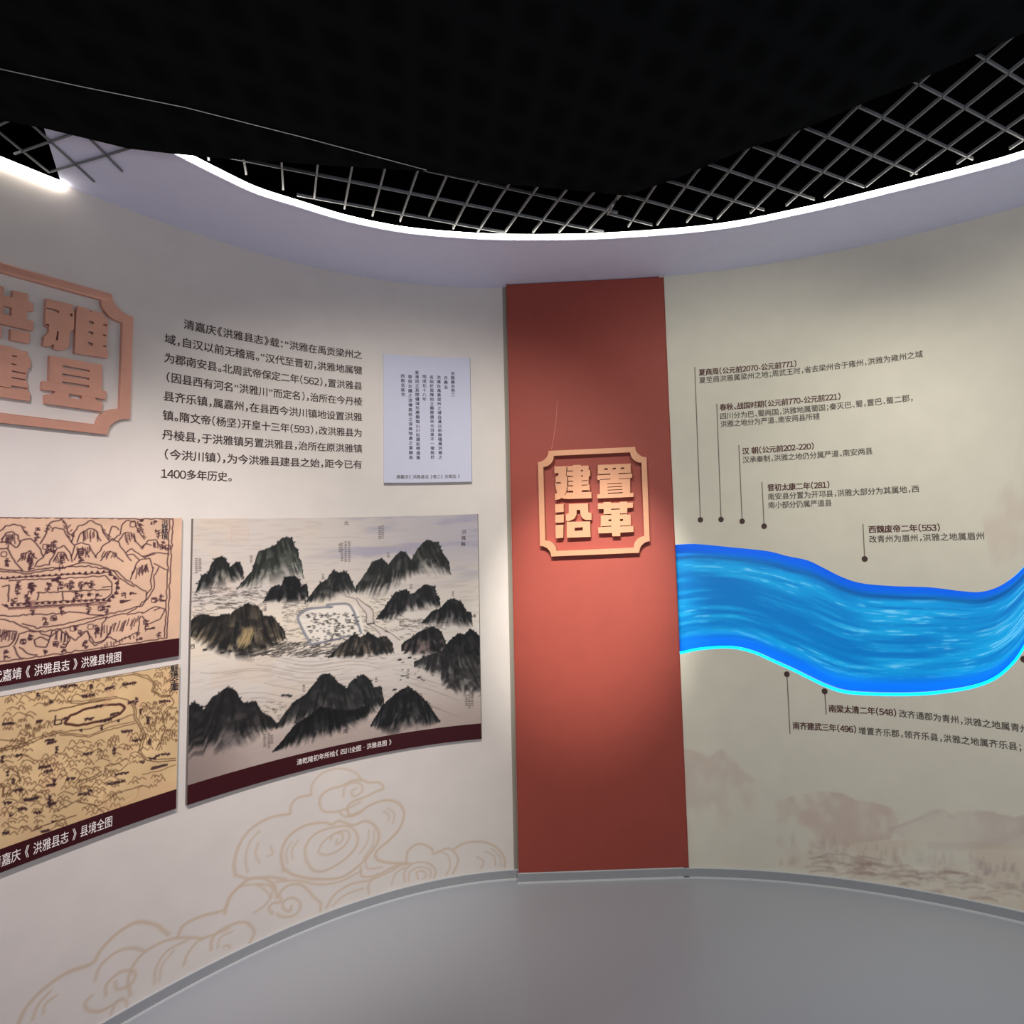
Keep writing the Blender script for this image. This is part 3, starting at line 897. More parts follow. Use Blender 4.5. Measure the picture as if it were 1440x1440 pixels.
CH['leather'] = [[[(130, 180), (305, 175), (305, 135), (535, 130), (535, 165), (815, 155), (815, 125), (1040, 118), (1045, 155), (1220, 150), (1220, 305), (1045, 320), (1040, 480), (1042, 528), (1152, 520), (1155, 840), (1158, 893), (1240, 885), (1240, 1060), (830, 1085), (825, 1195), (580, 1200), (570, 1095), (150, 1110), (135, 925), (220, 915), (222, 555), (310, 548), (312, 350), (135, 355)],
   [(540, 343), (815, 333), (815, 364), (540, 377)], [(320, 513), (550, 503), (550, 532), (320, 544)], [(820, 490), (1030, 483), (1030, 512), (820, 524)], [(458, 675), (550, 672), (550, 728), (458, 732)], [(822, 665), (912, 660), (912, 725), (822, 728)], [(232, 888), (550, 870), (550, 897), (232, 914)], [(825, 868), (1148, 853), (1148, 875), (825, 897)]]]
CH['elegant'] = [[[(150, 125), (625, 235), (640, 345), (660, 360), (660, 690), (580, 740), (570, 980), (540, 1035), (480, 1065), (400, 1080), (290, 1050), (280, 960), (230, 1000), (180, 1012), (95, 990), (105, 830), (200, 740), (200, 650), (130, 600), (140, 320)],
   [(152, 290), (300, 320), (390, 355), (380, 398), (290, 362), (152, 322)], [(345, 725), (378, 730), (360, 890), (320, 895)], [(585, 395), (628, 405), (628, 452), (585, 450)], [(132 + 8, 595), (200, 602), (192, 655), (140, 625)]],
   [[(735, 262), (930, 312), (960, 378), (985, 340), (1195, 385), (1200, 455), (1280, 490), (1280, 640), (1265, 830), (1255, 1020), (1285, 1120), (1272, 1225), (920, 1170), (880, 1165), (670, 1135), (690, 590), (700, 400), (705, 330)],
   [(935, 530), (1020, 550), (1015, 600), (930, 580)], [(925, 720), (1015, 745), (1005, 795), (920, 770)], [(915, 920), (1005, 945), (1000, 995), (912, 970)], [(1195, 595), (1268, 608), (1262, 632), (1190, 625)], [(1185, 785), (1255, 795), (1250, 820), (1185, 810)], [(1180, 980), (1248, 990), (1245, 1018), (1180, 1010)]]]
CH['county'] = [[[(215, 125), (1175, 300), (1170, 770), (1250, 785), (1240, 935), (1040, 905), (1070, 950), (1180, 975), (1165, 1155), (130, 1010), (130, 845), (285, 830), (312, 785), (70, 752), (80, 600), (200, 600)],
   [(450, 305), (945, 395), (940, 430), (450, 350)], [(445, 455), (940, 540), (938, 575), (445, 495)], [(438, 600), (938, 680), (935, 715), (438, 640)], [(570, 830), (805, 870), (800, 935), (555, 905)]]]
CH['flood'] = [[[(-60, 110), (80, 170), (85, 330), (245, 360), (255, 235), (520, 290), (540, 440), (630, 480), (630, 625), (515, 620), (505, 770), (635, 810), (620, 985), (-200, 800), (-200, 620), (-90, 640), (-90, 440), (-200, 420), (-200, 270), (-60, 300)], [(80, 515), (235, 555), (230, 705), (75, 670)]],
   [[(215, 945), (565, 1020), (555, 1215), (210, 1150)]], [[(-180, 850), (50, 905), (40, 1110), (-190, 1055)]],
   [[(-520, 60), (-280, 110), (-280, 330), (-520, 280)]], [[(-520, 340), (-280, 390), (-280, 600), (-520, 550)]], [[(-520, 610), (-300, 655), (-330, 1030), (-560, 980)]]]
CH['found'] = [[[(-20, 50), (250, 105), (265, 130), (525, 190), (530, 290), (580, 320), (575, 490), (520, 500), (510, 600), (495, 640), (495, 720), (520, 760), (525, 870), (530, 920), (570, 935), (565, 1095), (0, 1015), (-330, 960), (-520, 960), (-520, 800), (-470, 620), (-510, 380), (-500, 330), (-430, 240), (-520, 210), (-520, 20), (-270, 60), (-270, 20)],
   [(240, 248), (330, 268), (325, 290), (235, 272)], [(228, 398), (322, 420), (318, 440), (225, 422)], [(235, 533), (492, 583), (490, 605), (235, 557)], [(230, 653), (488, 698), (485, 720), (230, 682)], [(225, 808), (515, 853), (510, 885), (220, 857)],
   [(-250, 90), (-235, 95), (-240, 320), (-255, 310)], [(-240, 420), (-225, 425), (-220, 760), (-200, 765), (-200, 800), (-250, 790)], [(-100, 800), (205, 850), (205, 862), (-100, 812)]]]

fq = WP.find([(758, 700), (911, 690), (830, 631.5), (835, 780)], 0.030)
sg1 = thing('raised_sign', 'raised copper four-character sign on the dark red panel', 'sign', tuple(WP.at(np.array([(fq[0, 0] + fq[1, 0]) / 2]), fq[3, 1])[0]), None)
fo = notched(fq[0, 0], fq[1, 0], fq[3, 1], fq[2, 1], 0.050)
fi = notched(fq[0, 0] + 0.024, fq[1, 0] - 0.024, fq[3, 1] + 0.024, fq[2, 1] - 0.024, 0.050)
raised(WP, 'sign_frame', [[fo, fi]], 0.002, 0.034, M['copper'], sg1)
for key, fn in (('build', Pz(775, 645, 24)), ('place', Pz(835, 645, 24)), ('along', Pz(775, 700, 22.15)), ('leather', Pz(835, 700, 22.15))):
    raised(WP, 'raised_character', [[fn(r) for r in rings] for rings in CH[key]], 0.002, 0.034, M['copper'], sg1)

fr_ = WL.find([(186.5, 500), (56, 470), (150, 413), (150, 611)], 0.020)
hw = fr_[0, 0] - fr_[1, 0]
zT, zB = WL.find([(162, 414)], 0.020)[0, 1], WL.find([(155, 611)], 0.020)[0, 1]
sg2 = thing('raised_sign', 'raised copper four-character sign cut off at the left edge of the photo', 'sign', tuple(WL.at(np.array([fr_[1, 0]]), zB)[0]))


def dense(p, step=0.03):
    out = []
    for i in range(len(p)):
        a_, b_ = np.array(p[i]), np.array(p[(i + 1) % len(p)])
        k = max(1, int(np.hypot(*(b_ - a_)) / step))
        out += [tuple(a_ + (b_ - a_) * j / k) for j in range(k)]
    return out


fo = dense(notched(fr_[1, 0] - hw, fr_[0, 0], zB, zT, 0.062))
fi = dense(notched(fr_[1, 0] - hw + 0.030, fr_[0, 0] - 0.030, zB + 0.030, zT - 0.030, 0.062))
raised(WL, 'sign_frame', [[fo, fi]], 0.002, 0.016, M['copper_dim'], sg2)
for key, fn in (('elegant', Lz(55, 410, 13.09)), ('county', Lz(55, 490, 13.09)), ('flood', Lz(0, 390, 13.09)), ('found', Lz(0, 480, 13.09))):
    raised(WL, 'raised_character', [[fn(r) for r in rings] for rings in CH[key]], 0.002, 0.016, M['copper_dim'], sg2)

# =================================================================== WALL TEXT
rows = ['清嘉庆《洪雅县志》载：“洪雅在禹贡梁州之', '域，自汉以前无稽焉。”汉代至晋初，洪雅地属犍', '为郡南安县。北周武帝保定二年（562），置洪雅县',
        '（因县西有河名“洪雅川”而定名），治所在今丹棱', '县齐乐镇，属嘉州，在县西今洪川镇地设置洪雅', '镇。隋文帝（杨坚）开皇十三年（593），改洪雅县为',
        '丹棱县，于洪雅镇另置洪雅县，治所在原洪雅镇', '（今洪川镇），为今洪雅县建县之始，距今已有', '1400多年历史。']
e0 = WL.find([(231, 475)])[0, 0]; e8 = WL.find([(226, 666)])[0, 0]; e1 = WL.find([(509.5, 560)])[0, 0]
para = thing('wall_text', 'long dark paragraph of printed text, nine lines, right of the copper sign', 'lettering', tuple(WL.at(np.array([(e0 + e1) / 2]), EYE + 0.28)[0]))
for k, tx in enumerate(rows):
    zz = EYE + 0.8651 - 0.0708 * k
    a0 = e0 + (e8 - e0) * (k - 1) / 7.0; b0 = e1
    if k == 0: a0 = WL.find([(258, 454)])[0, 0]
    if k == 8: b0 = WL.find([(327, 670)])[0, 0]
    if tx[0] == '（': a0 += 0.006
    Lettering(WL, 0.0012).line(tx, (a0, zz), (b0, zz), 0.040, 0.013).build('text_line', M['ink'], para)

ENT = [
    ('first timeline note, topmost, beside the longest pointer line nearest the red panel', [('夏商周（公元前2070-公元前771）', (982.5, 524), (1121, 511), 1), ('夏至商洪雅属梁州之地；周武王时，省去梁州合于雍州，洪雅为雍州之域', (983, 535), (1298, 497.3), 0)], (977, 516), (985, 731)),
    ('second timeline note, dated 770 to 221, below the topmost one', [('春秋、战国时期（公元前770-公元前221）', (1012, 573), (1183, 557), 1), ('四川分为巴、蜀两国，洪雅地属蜀国；秦灭巴、蜀，置巴、蜀二郡，', (1012, 585.5), (1285, 559), 0), ('洪雅之地分为严道、南安两县所辖', (1013, 596.5), (1153, 585), 0)], (1008, 568), (1014, 730.5)),
    ('third timeline note, dated 202 to 220, a heading over one line', [('汉 朝（公元前202-220）', (1043.5, 634.5), (1145.5, 627), 1), ('汉承秦制，洪雅之地仍分属严道、南安两县', (1044, 646.8), (1227.5, 633.8), 0)], (1039, 626), (1043.7, 733)),
    ('fourth timeline note, dated 281, a heading over two lines', [('晋初太康二年（281）', (1079, 686), (1167.5, 681.3), 1), ('南安县分置为开邛县，洪雅大部分为其属地，西', (1079.5, 698.5), (1293, 687), 0), ('南小部分仍属严道县', (1080, 710.5), (1170, 707), 0)], (1071.5, 678), (1074.6, 740)),
    ('timeline note dated 553, lowest and rightmost above the blue river', [('西魏废帝二年（553）', (1221, 744.5), (1323, 741.5), 1), ('改青州为眉州，洪雅之地属眉州', (1222, 758.3), (1385, 753.3), 0)], (1213.5, 737), (1216, 786)),
    ('timeline note dated 548, directly under the blue river', [('南梁太清二年（548）', (1165, 996), (1261.5, 1002.3), 1), ('改齐通郡为青州，洪雅之地属青州', (1264, 1003), (1448, 1025.5), 0)], (1162, 1005), (1159.7, 972)),
    ('timeline note dated 496, lowest one on the right wall', [('南齐建武三年（496）', (1114.5, 1020), (1205, 1025.8), 1), ('增置齐乐郡，领齐乐县，洪雅之地属齐乐县；', (1207, 1027), (1438, 1050.5), 0)], (1111, 1032), (1106.6, 948)),
]


def disc(W, c, r, off, n=24):
    p = [(c[0] + r * math.cos(2 * math.pi * k / n), c[1] + r * math.sin(2 * math.pi * k / n)) for k in range(n)]
    a_ = np.array(p); v = list(W.at(a_[:, 0], a_[:, 1], off)); return v, [tuple(range(n))]


for lab, lns, tip, dot in ENT:
    q = WR.find([tip, dot])
    t = thing('timeline_note', lab, 'lettering', tuple(WR.at(np.array([q[1, 0]]), q[1, 1])[0]), 'timeline notes on the right wall')
    for tx, a_, b_, head in lns:
        ab = WR.find([a_, b_])
        Lettering(WR, 0.0012).line(tx, ab[0], ab[1], 0.0335 if head else 0.0325, 0.025 if head else 0.010).build('heading' if head else 'text_line', M['brown'] if head else M['tbody'], t)
    zz = np.linspace(q[0, 1], q[1, 1], 2); sx_ = np.linspace(q[0, 0], q[1, 0], 2); hwid = 0.0022
    v = np.vstack([WR.at(sx_ - hwid, zz, 0.001), WR.at(sx_ + hwid, zz, 0.001)])
    link('pointer_line', v, [(0, 2, 3, 1)], M['line'], t)
    v, f = disc(WR, q[1], 0.0125, 0.0016)
    link('pointer_dot', v, f, M['dot'], t)
qd = WR.find([(1440, 927)])[0]
v, f = disc(WR, qd, 0.0125, 0.0016)
tag(link('timeline_dot', v, f, M['dot']), 'lone brown timeline dot at the right edge, beside the rising river', 'dot')

# =================================================================== BOARDS
TH = 0.016


def board(label, s0, s1, z0, z1, cat='picture', name='map_board'):
    t = thing(name, label, cat, tuple(WL.at(np.array([(s0 + s1) / 2]), z0)[0]), None)
    v, f = conform_box(WL, s0, s1, z0, z1, 0.001, TH)
    link('backing_board', v, f, M['board'], t)
    return t


# ---- big landscape map
q = WL.find([(268, 900), (674.5, 900), (470, 728), (470, 1073), (262, 1103.4), (675, 1018.5)], TH)
S0, S1 = q[0, 0], q[1, 0]; ZT, ZB, ZC = q[2, 1], q[3, 1], (q[4, 1] + q[5, 1]) / 2
bg = board('large ink landscape map of dark hills on a maroon-banded board', S0, S1, ZB, ZT)
cv_ = Canvas(WL, S0, S1, ZC, ZT, 0.0026, (198, 188, 180), TH)
nr_, nc_ = cv_.nr, cv_.nc
yy = np.linspace(0, 1, nr_)[:, None]; xx = np.linspace(0, 1, nc_)[None]
n1 = vnoise(nr_, nc_, 20, 130, 61, 5); n2 = vnoise(nr_, nc_, 3, 30, 62, 3); n3 = vnoise(nr_, nc_, 60, 60, 63, 4)
def wash(rgb, al):
    cv_.a += (np.asarray(rgb, float) - cv_.a) * np.clip(al, 0, 1)[..., None]
wash((166, 160, 172), sstep(0.35, 1.0, xx) * (1 - sstep(0.12, 0.34, yy)) * 0.85)
wash((150, 146, 164), sstep(0.52, 0.72, n1) * (1 - sstep(0.22, 0.4, yy)) * 0.7 * sstep(0.25, 0.6, xx))
wash((214, 205, 196), sstep(0.2, 0.5, yy) * (1 - sstep(0.6, 0.8, yy)) * 0.7)
wash((206, 186, 166), sstep(0.45, 0.7, n3) * (1 - sstep(0.0, 0.8, xx)) * 0.5)
wash((178, 164, 156), sstep(0.5, 0.75, n2) * 0.35)
wash((172, 150, 140), sstep(0.72, 1.0, yy) * 0.65 * (0.6 + 0.4 * n3))
wash((120, 104, 100), (1 - sstep(0.0, 0.22, xx)) * sstep(0.70, 0.98, yy) * 0.75)
wash((150, 134, 128), sstep(0.80, 1.0, yy) * 0.55 * (0.4 + 0.6 * n1))
wash((226, 212, 190), sstep(0.30, 0.42, yy) * (1 - sstep(0.50, 0.62, yy)) * (1 - sstep(0.45, 0.8, xx)) * 0.6)
def c6(p): return [(250 + x / 6.545, 710 + y / 6.545) for x, y in p]
def c7(p): return [(460 + x / 6.26, 710 + y / 6.26) for x, y in p]
def c8(p): return [(250 + x / 3.273, 920 + y / 3.273) for x, y in p]
INK, INKB = (21, 22, 23), (15, 16, 19)
GRN, GRY, TANH = (112, 112, 104), (108, 104, 102), (150, 132, 108)
r3 = np.random.default_rng(21)
# fields, paths and paddies
def scribble(x0, y0, x1, y1, n, ln, rgb, al, wd=1.0, slope=0.0):
    for k in range(n):
        x = r3.uniform(x0, x1); y = r3.uniform(y0, y1); L = r3.uniform(0.3, 1) * ln; sl = slope + r3.normal(0, 0.15)
        cv_.stroke([(x, y), (x + L * 0.5, y + L * 0.5 * sl + r3.normal(0, 0.5)), (x + L, y + L * sl)], wd, rgb, al)
DK = (70, 64, 60)
scribble(268, 826, 372, 860, 150, 12, DK, 0.6, 1.0, 0.05)
scribble(268, 860, 300, 872, 12, 12, DK, 0.4)
scribble(395, 850, 430, 910, 70, 9, DK, 0.5, 0.9, -0.1)
scribble(330, 905, 470, 924, 170, 16, (52, 48, 46), 0.75, 1.2, -0.3)
scribble(420, 912, 540, 926, 60, 10, DK, 0.5)
scribble(508, 840, 560, 890, 80, 9, DK, 0.6, 0.9, 0.3)
scribble(560, 870, 600, 885, 40, 7, DK, 0.6)
scribble(395, 845, 440, 870, 50, 8, DK, 0.6)
scribble(300, 905, 420, 920, 40, 12, DK, 0.5, 1.0, -0.2)
scribble(560, 872, 622, 896, 50, 9, DK, 0.5)
scribble(600, 905, 640, 930, 30, 8, DK, 0.5)
for k in range(22):                                     # ripples on the water
    y0 = 925 + k * 4.2 + r3.normal(0, 1); x0 = r3.uniform(268, 470); L = r3.uniform(40, 170)
    xs = np.linspace(x0, min(x0 + L, 640), 7)
    ys = y0 + np.sin(xs * 0.045 + 1) * 4.5 + (xs - 420) * 0.03
    cv_.stroke(list(zip(xs, ys)), 0.9, (128, 112, 104), 0.5)
for k in range(10):
    y0 = 935 + k * 6; x0 = r3.uniform(540, 600); cv_.stroke([(x0, y0), (x0 + 25, y0 + 7), (x0 + 60, y0 + 20)], 0.9, (130, 118, 112), 0.45)
# river bend from the upper right down to the main stream
cv_.fill(c7([(170, 805), (260, 815), (330, 870), (410, 930), (410, 1040), (470, 1090), (560, 1150), (660, 1230), (560, 1300), (420, 1110), (350, 1040), (350, 970), (290, 890)]), (206, 194, 186), 0.85)
for pl in ([(170, 805), (250, 830), (290, 890), (345, 960), (350, 1040), (420, 1090), (470, 1140)], [(260, 815), (330, 870), (400, 930), (410, 1040), (470, 1080), (560, 1130), (640, 1190)]):
    cv_.stroke(c7(pl), 1.2, (88, 78, 72), 0.8)
cv_.stroke(c7([(355, 1050), (415, 1040)]), 2.2, (60, 56, 52), 0.9)
# walled town
cv_.fill(c6([(1110, 1040), (1200, 960), (1440, 930), (1640, 930), (1700, 1080), (1720, 1200), (1440, 1240), (1225, 1280), (1150, 1150)]), (226, 218, 208), 0.8)
for pl in (c6([(1225, 1285), (1150, 1150), (1105, 1040), (1130, 1000), (1200, 962), (1320, 945), (1420, 940)]), c6([(1225, 1285), (1330, 1265), (1440, 1240)]) + c7([(60, 1190), (200, 1150)]), c6([(1400, 940)]) + c7([(0, 880), (100, 872), (185, 875), (230, 930), (270, 1040), (300, 1130)])):
    cv_.stroke(pl, 3.4, (112, 114, 126), 0.85); cv_.stroke(pl, 1.0, (160, 162, 170), 0.6)
for k in range(170):
    x = r3.uniform(430, 504); y = r3.uniform(862, 902)
    if x > 470 + (902 - y) * 0.5 + 10: pass
    wd = r3.uniform(1.5, 4)
    cv_.stroke([(x, y), (x + wd, y + r3.normal(0, 0.4))], r3.uniform(0.9, 1.7), (54, 52, 52), 0.85, smooth=False)
    if k % 3 == 0: cv_.stroke([(x + 0.4, y + 1.6), (x + wd, y + 1.8)], 0.9, (74, 72, 70), 0.7, smooth=False)
MT = [
    (c6([(160, 808), (185, 730), (210, 660), (250, 630), (270, 642), (300, 560), (340, 490), (410, 465), (445, 500), (480, 560), (530, 530), (570, 525), (600, 590), (606, 660)]), c6([(160, 810), (260, 790), (400, 760), (606, 690)]), INK, GRN, 0.42, 0.85),
    (c6([(548, 768), (610, 690), (680, 610), (715, 500), (740, 430), (830, 400), (900, 360), (960, 300), (1050, 295), (1080, 380), (1110, 410), (1115, 500), (1140, 520), (1158, 665)]), c6([(548, 775), (800, 745), (950, 690), (1158, 680)]), (30, 33, 31), (116, 122, 110), 0.42, 0.9),
    (c6([(1172, 890), (1240, 800), (1320, 710), (1370, 690), (1400, 630), (1440, 600)]) + c7([(20, 605), (60, 575), (100, 602), (150, 578), (190, 610), (222, 680), (255, 755)]), c6([(1172, 895), (1300, 900), (1440, 880)]) + c7([(100, 815), (255, 770)]), INK, GRN, 0.52, 0.75),
    (c6([(788, 885), (850, 770), (900, 738), (955, 735), (980, 665), (1060, 655), (1120, 680), (1135, 745), (1165, 732), (1192, 735), (1207, 850)]), c6([(788, 890), (1000, 905), (1207, 870)]), INKB, GRY, 0.66, 0.55),
    (c7([(255, 715), (340, 600), (390, 510), (480, 470), (540, 522), (570, 480), (640, 410), (690, 420), (740, 480), (790, 390), (870, 308), (980, 330), (1020, 430), (1075, 500), (1088, 605)]), c7([(255, 790), (480, 800), (640, 690), (760, 620), (900, 600), (1088, 612)]), INK, GRN, 0.5, 0.75),
    (c7([(436, 1000), (540, 850), (600, 770), (700, 745), (740, 792), (800, 750), (860, 700), (950, 715), (965, 790), (992, 820), (998, 890)]), c7([(436, 1010), (560, 1020), (720, 930), (998, 905)]), INKB, GRY, 0.6, 0.55),
    (c7([(838, 1035), (920, 940), (1000, 910), (1060, 840), (1110, 828), (1180, 845), (1230, 940), (1272, 950), (1278, 1055)]), c7([(838, 1045), (1000, 1070), (1278, 1070)]), INKB, GRY, 0.5, 0.6),
    (c6([(96, 1065), (190, 1012), (350, 1022), (480, 1002), (560, 950), (640, 900), (740, 930), (790, 1010), (880, 1030), (930, 1100), (975, 1140), (998, 1225)]), c6([(96, 1215), (230, 1290), (360, 1340), (560, 1385), (740, 1380), (870, 1300), (998, 1230)]), (24, 24, 24), TANH, 0.72, 0.62),
    (c7([(10, 1335), (120, 1230), (240, 1130), (300, 1165), (360, 1120), (440, 1160), (520, 1158), (578, 1220), (585, 1290)]), c7([(10, 1345), (260, 1330), (430, 1320), (585, 1300)]), INK, (140, 124, 108), 0.8, 0.6),
    (c7([(655, 1225), (760, 1150), (860, 1090), (930, 1065), (1000, 1110), (1040, 1200), (1046, 1240)]), c7([(655, 1290), (850, 1345), (960, 1340), (1046, 1270)]), INKB, (140, 120, 116), 0.7, 0.7),
    (c7([(1005, 1295), (1080, 1190), (1150, 1130), (1210, 1142), (1260, 1090), (1345, 1150)]), c8([(1020, 40), (1150, 95), (1250, 150), (1392, 172)]), INKB, GRY, 0.75, 0.5),
    (c7([(770, 1377), (860, 1330), (960, 1300), (1040, 1290), (1100, 1300), (1345, 1330)]), c8([(1070, 55), (1180, 90), (1240, 140), (1300, 165), (1392, 168)]), (34, 32, 34), (140, 138, 132), 0.7, 0.75),
    (c8([(30, 245), (80, 214), (120, 252), (160, 200), (230, 148), (270, 170), (300, 222), (360, 214), (385, 262), (430, 290), (464, 325)]), c8([(30, 470), (140, 460), (260, 440), (380, 370), (464, 335)]), (20, 20, 22), (108, 100, 96), 0.55, 0.5),
    (c8([(455, 325), (520, 230), (600, 170), (660, 95), (700, 84), (740, 130), (778, 157), (800, 120), (850, 91), (888, 118), (902, 152), (938, 148), (946, 205)]), c8([(455, 345), (600, 300), (700, 350), (800, 330), (946, 240)]), INK, GRY, 0.62, 0.5),
    (c8([(440, 445), (540, 322), (600, 285), (660, 240), (720, 250), (800, 260), (880, 230)]), c8([(440, 450), (560, 415), (700, 375), (800, 330), (880, 280)]), (12, 13, 15), (80, 80, 80), 0.6, 0.4),
    (c8([(888, 325), (940, 240), (1000, 180), (1060, 147), (1110, 182), (1150, 222), (1205, 300)]), c8([(888, 335), (980, 365), (1100, 345), (1205, 315)]), INKB, GRY, 0.6, 0.5),
]
for k, (rg, bs_, ik, hi, fd, lt) in enumerate(MT):
    cv_.mountain(rg, bs_, ik, hi, fd, seed=100 + 13 * k, rough=1.7, lightness=lt)
# golden glow in the left hill's fold, blue-grey mist under the right peaks
for k in range(60):
    x = r3.uniform(600, 700); y0 = r3.uniform(1120, 1200)
    cv_.stroke(c6([(x, y0), (x - 25 + r3.normal(0, 6), y0 + 70), (x - 60, y0 + 130)]), 1.2, (168, 146, 104), 0.35)
for k in range(260):
    i = r3.integers(0, len(MT)); rg = np.array(MT[i][0]); j = r3.integers(0, len(rg) - 1); u = r3.random()
    p = rg[j] * (1 - u) + rg[j + 1] * u
    cv_.stroke([(p[0], p[1] + 0.6), (p[0] + r3.normal(0, 1), p[1] - r3.uniform(0.2, 1.0))], 1.7, (30, 31, 33), 0.9, smooth=False)
for k in range(40):
    x = r3.uniform(560, 640); y = r3.uniform(912, 960)
    cv_.stroke([(x, y), (x + r3.uniform(1, 4), y + r3.normal(0, 0.6))], r3.uniform(1, 2.2), (44, 42, 44), 0.7, smooth=False)
for x, y in ((288, 914), (324, 916), (312, 918), (330, 911), (398, 978), (404, 978), (408, 979), (566, 975), (555, 970), (562, 928), (576, 925)):
    cv_.stroke([(x - 1.5, y), (x + 1.5, y - 0.5)], 3.2, (40, 40, 42), 0.9, smooth=False)
# shore huts behind the front hills
cv_.fill(c8([(370, 240), (400, 215), (530, 208), (520, 240), (460, 310), (430, 290)]), (204, 190, 176), 0.5)
scribble(365, 985, 410, 1010, 40, 7, DK, 0.5)
# faint red seal
cv_.stroke([(325, 742), (349, 742), (349, 763), (325, 763), (325, 742)], 0.9, (196, 150, 130), 0.35, smooth=False)
for k in range(3):
    cv_.stroke([(327, 746 + 6 * k), (348, 746 + 6 * k)], 2.2, (196, 156, 138), 0.28, smooth=False)
# small brush captions
for x, y, n in ((276, 786, 8), (281, 786, 7), (296, 828, 5), (353, 782, 4), (373, 845, 6), (454, 808, 3), (478, 765, 5), (491, 762, 11), (486, 762, 11), (481, 764, 10), (534, 741, 7), (538, 740, 7), (546, 778, 3), (578, 822, 3), (637, 832, 3), (563, 876, 2), (618, 915, 3), (574, 942, 5), (427, 963, 4), (529, 953, 3), (592, 976, 3), (656, 978, 6), (660, 976, 8), (664, 976, 7), (372, 1033, 7), (378, 1032, 8), (382, 1034, 5)):
    for k in range(n):
        cv_.stroke([(x - 1.1, y + 2.7 * k + r3.normal(0, 0.2)), (x + 1.1, y + 2.7 * k + r3.normal(0, 0.3))], 1.5, (70, 64, 62), 0.7, smooth=False)
cv_.mesh('map_print', TH + 0.0008, M['art'], bg)
v, f = conform_box(WL, S0, S1, ZB, ZC, TH, TH + 0.0012)
band = link('caption_band', v, f, M['band'], bg)
ab = WL.find([(417, 1070.5), (551, 1044.6)], TH)
zc = (ab[0, 1] + ab[1, 1]) / 2
Lettering(WL, TH + 0.002).line('清乾隆初年所绘《 四川全图 · 洪雅县图 》', (ab[0, 0], zc), (ab[1, 0], zc), 0.0255, 0.006).build('caption_text', M['white'], bg)
for tx, a_, b_, e in (('洪雅县'.replace('县', '縣'), (652.5, 748), (651.5, 765), 0.022), ('北', (487, 735.5), (487, 735.5), 0.019), ('東', (667.5, 866), (667.5, 866), 0.016), ('南', (486, 1028), (486, 1028), 0.022), ('西', (270, 909), (270, 909), 0.018)):
    q2 = WL.find([a_, b_], TH); Lettering(WL, TH + 0.002).column(tx, q2[0], q2[1], e).build('inscription', M['docink'], bg)

# ---- the two old line maps at the left
SX = 1.26


def U(p): return [(x / 4.8, 700 + y / 4.8) for x, y in p]
def Lw(p): return [(x / 4.5, 920 + y / 4.5) for x, y in p]


q = WL.find([(253.5, 830), (120, 728), (125, 943.5), (250, 897.5), (0, 1108 / 4.8 + 700)], TH)
su1, zu1, zu0 = q[0, 0], q[1, 1], q[2, 1]; zuc = q[3, 1]
ub = board('upper old line map of a walled town on tan paper, left of the ink landscape', SX, su1, zu0, zu1)
cu = Canvas(WL, SX, su1, zuc, zu1, 0.0019, (208, 172, 146), TH)
cu.a *= (0.93 + 0.12 * vnoise(cu.nr, cu.nc, 50, 50, 71, 4))[..., None]
LN = (64, 36, 44)
r4 = np.random.default_rng(3)


def wob(pts, amp=3.0, step=22):
    out = []
    for i in range(len(pts) - 1):
        a_ = np.array(pts[i], float); b_ = np.array(pts[i + 1], float); k = max(1, int(np.hypot(*(b_ - a_)) / step))
        for j in range(k): out.append(tuple(a_ + (b_ - a_) * j / k + (r4.normal(0, amp, 2) if (j or i) else 0)))
    out.append(pts[-1]); return out


def ul(pts, wd=1.75, al=0.95, amp=2.5): cu.stroke(U(wob(pts, amp)), wd, LN, al)


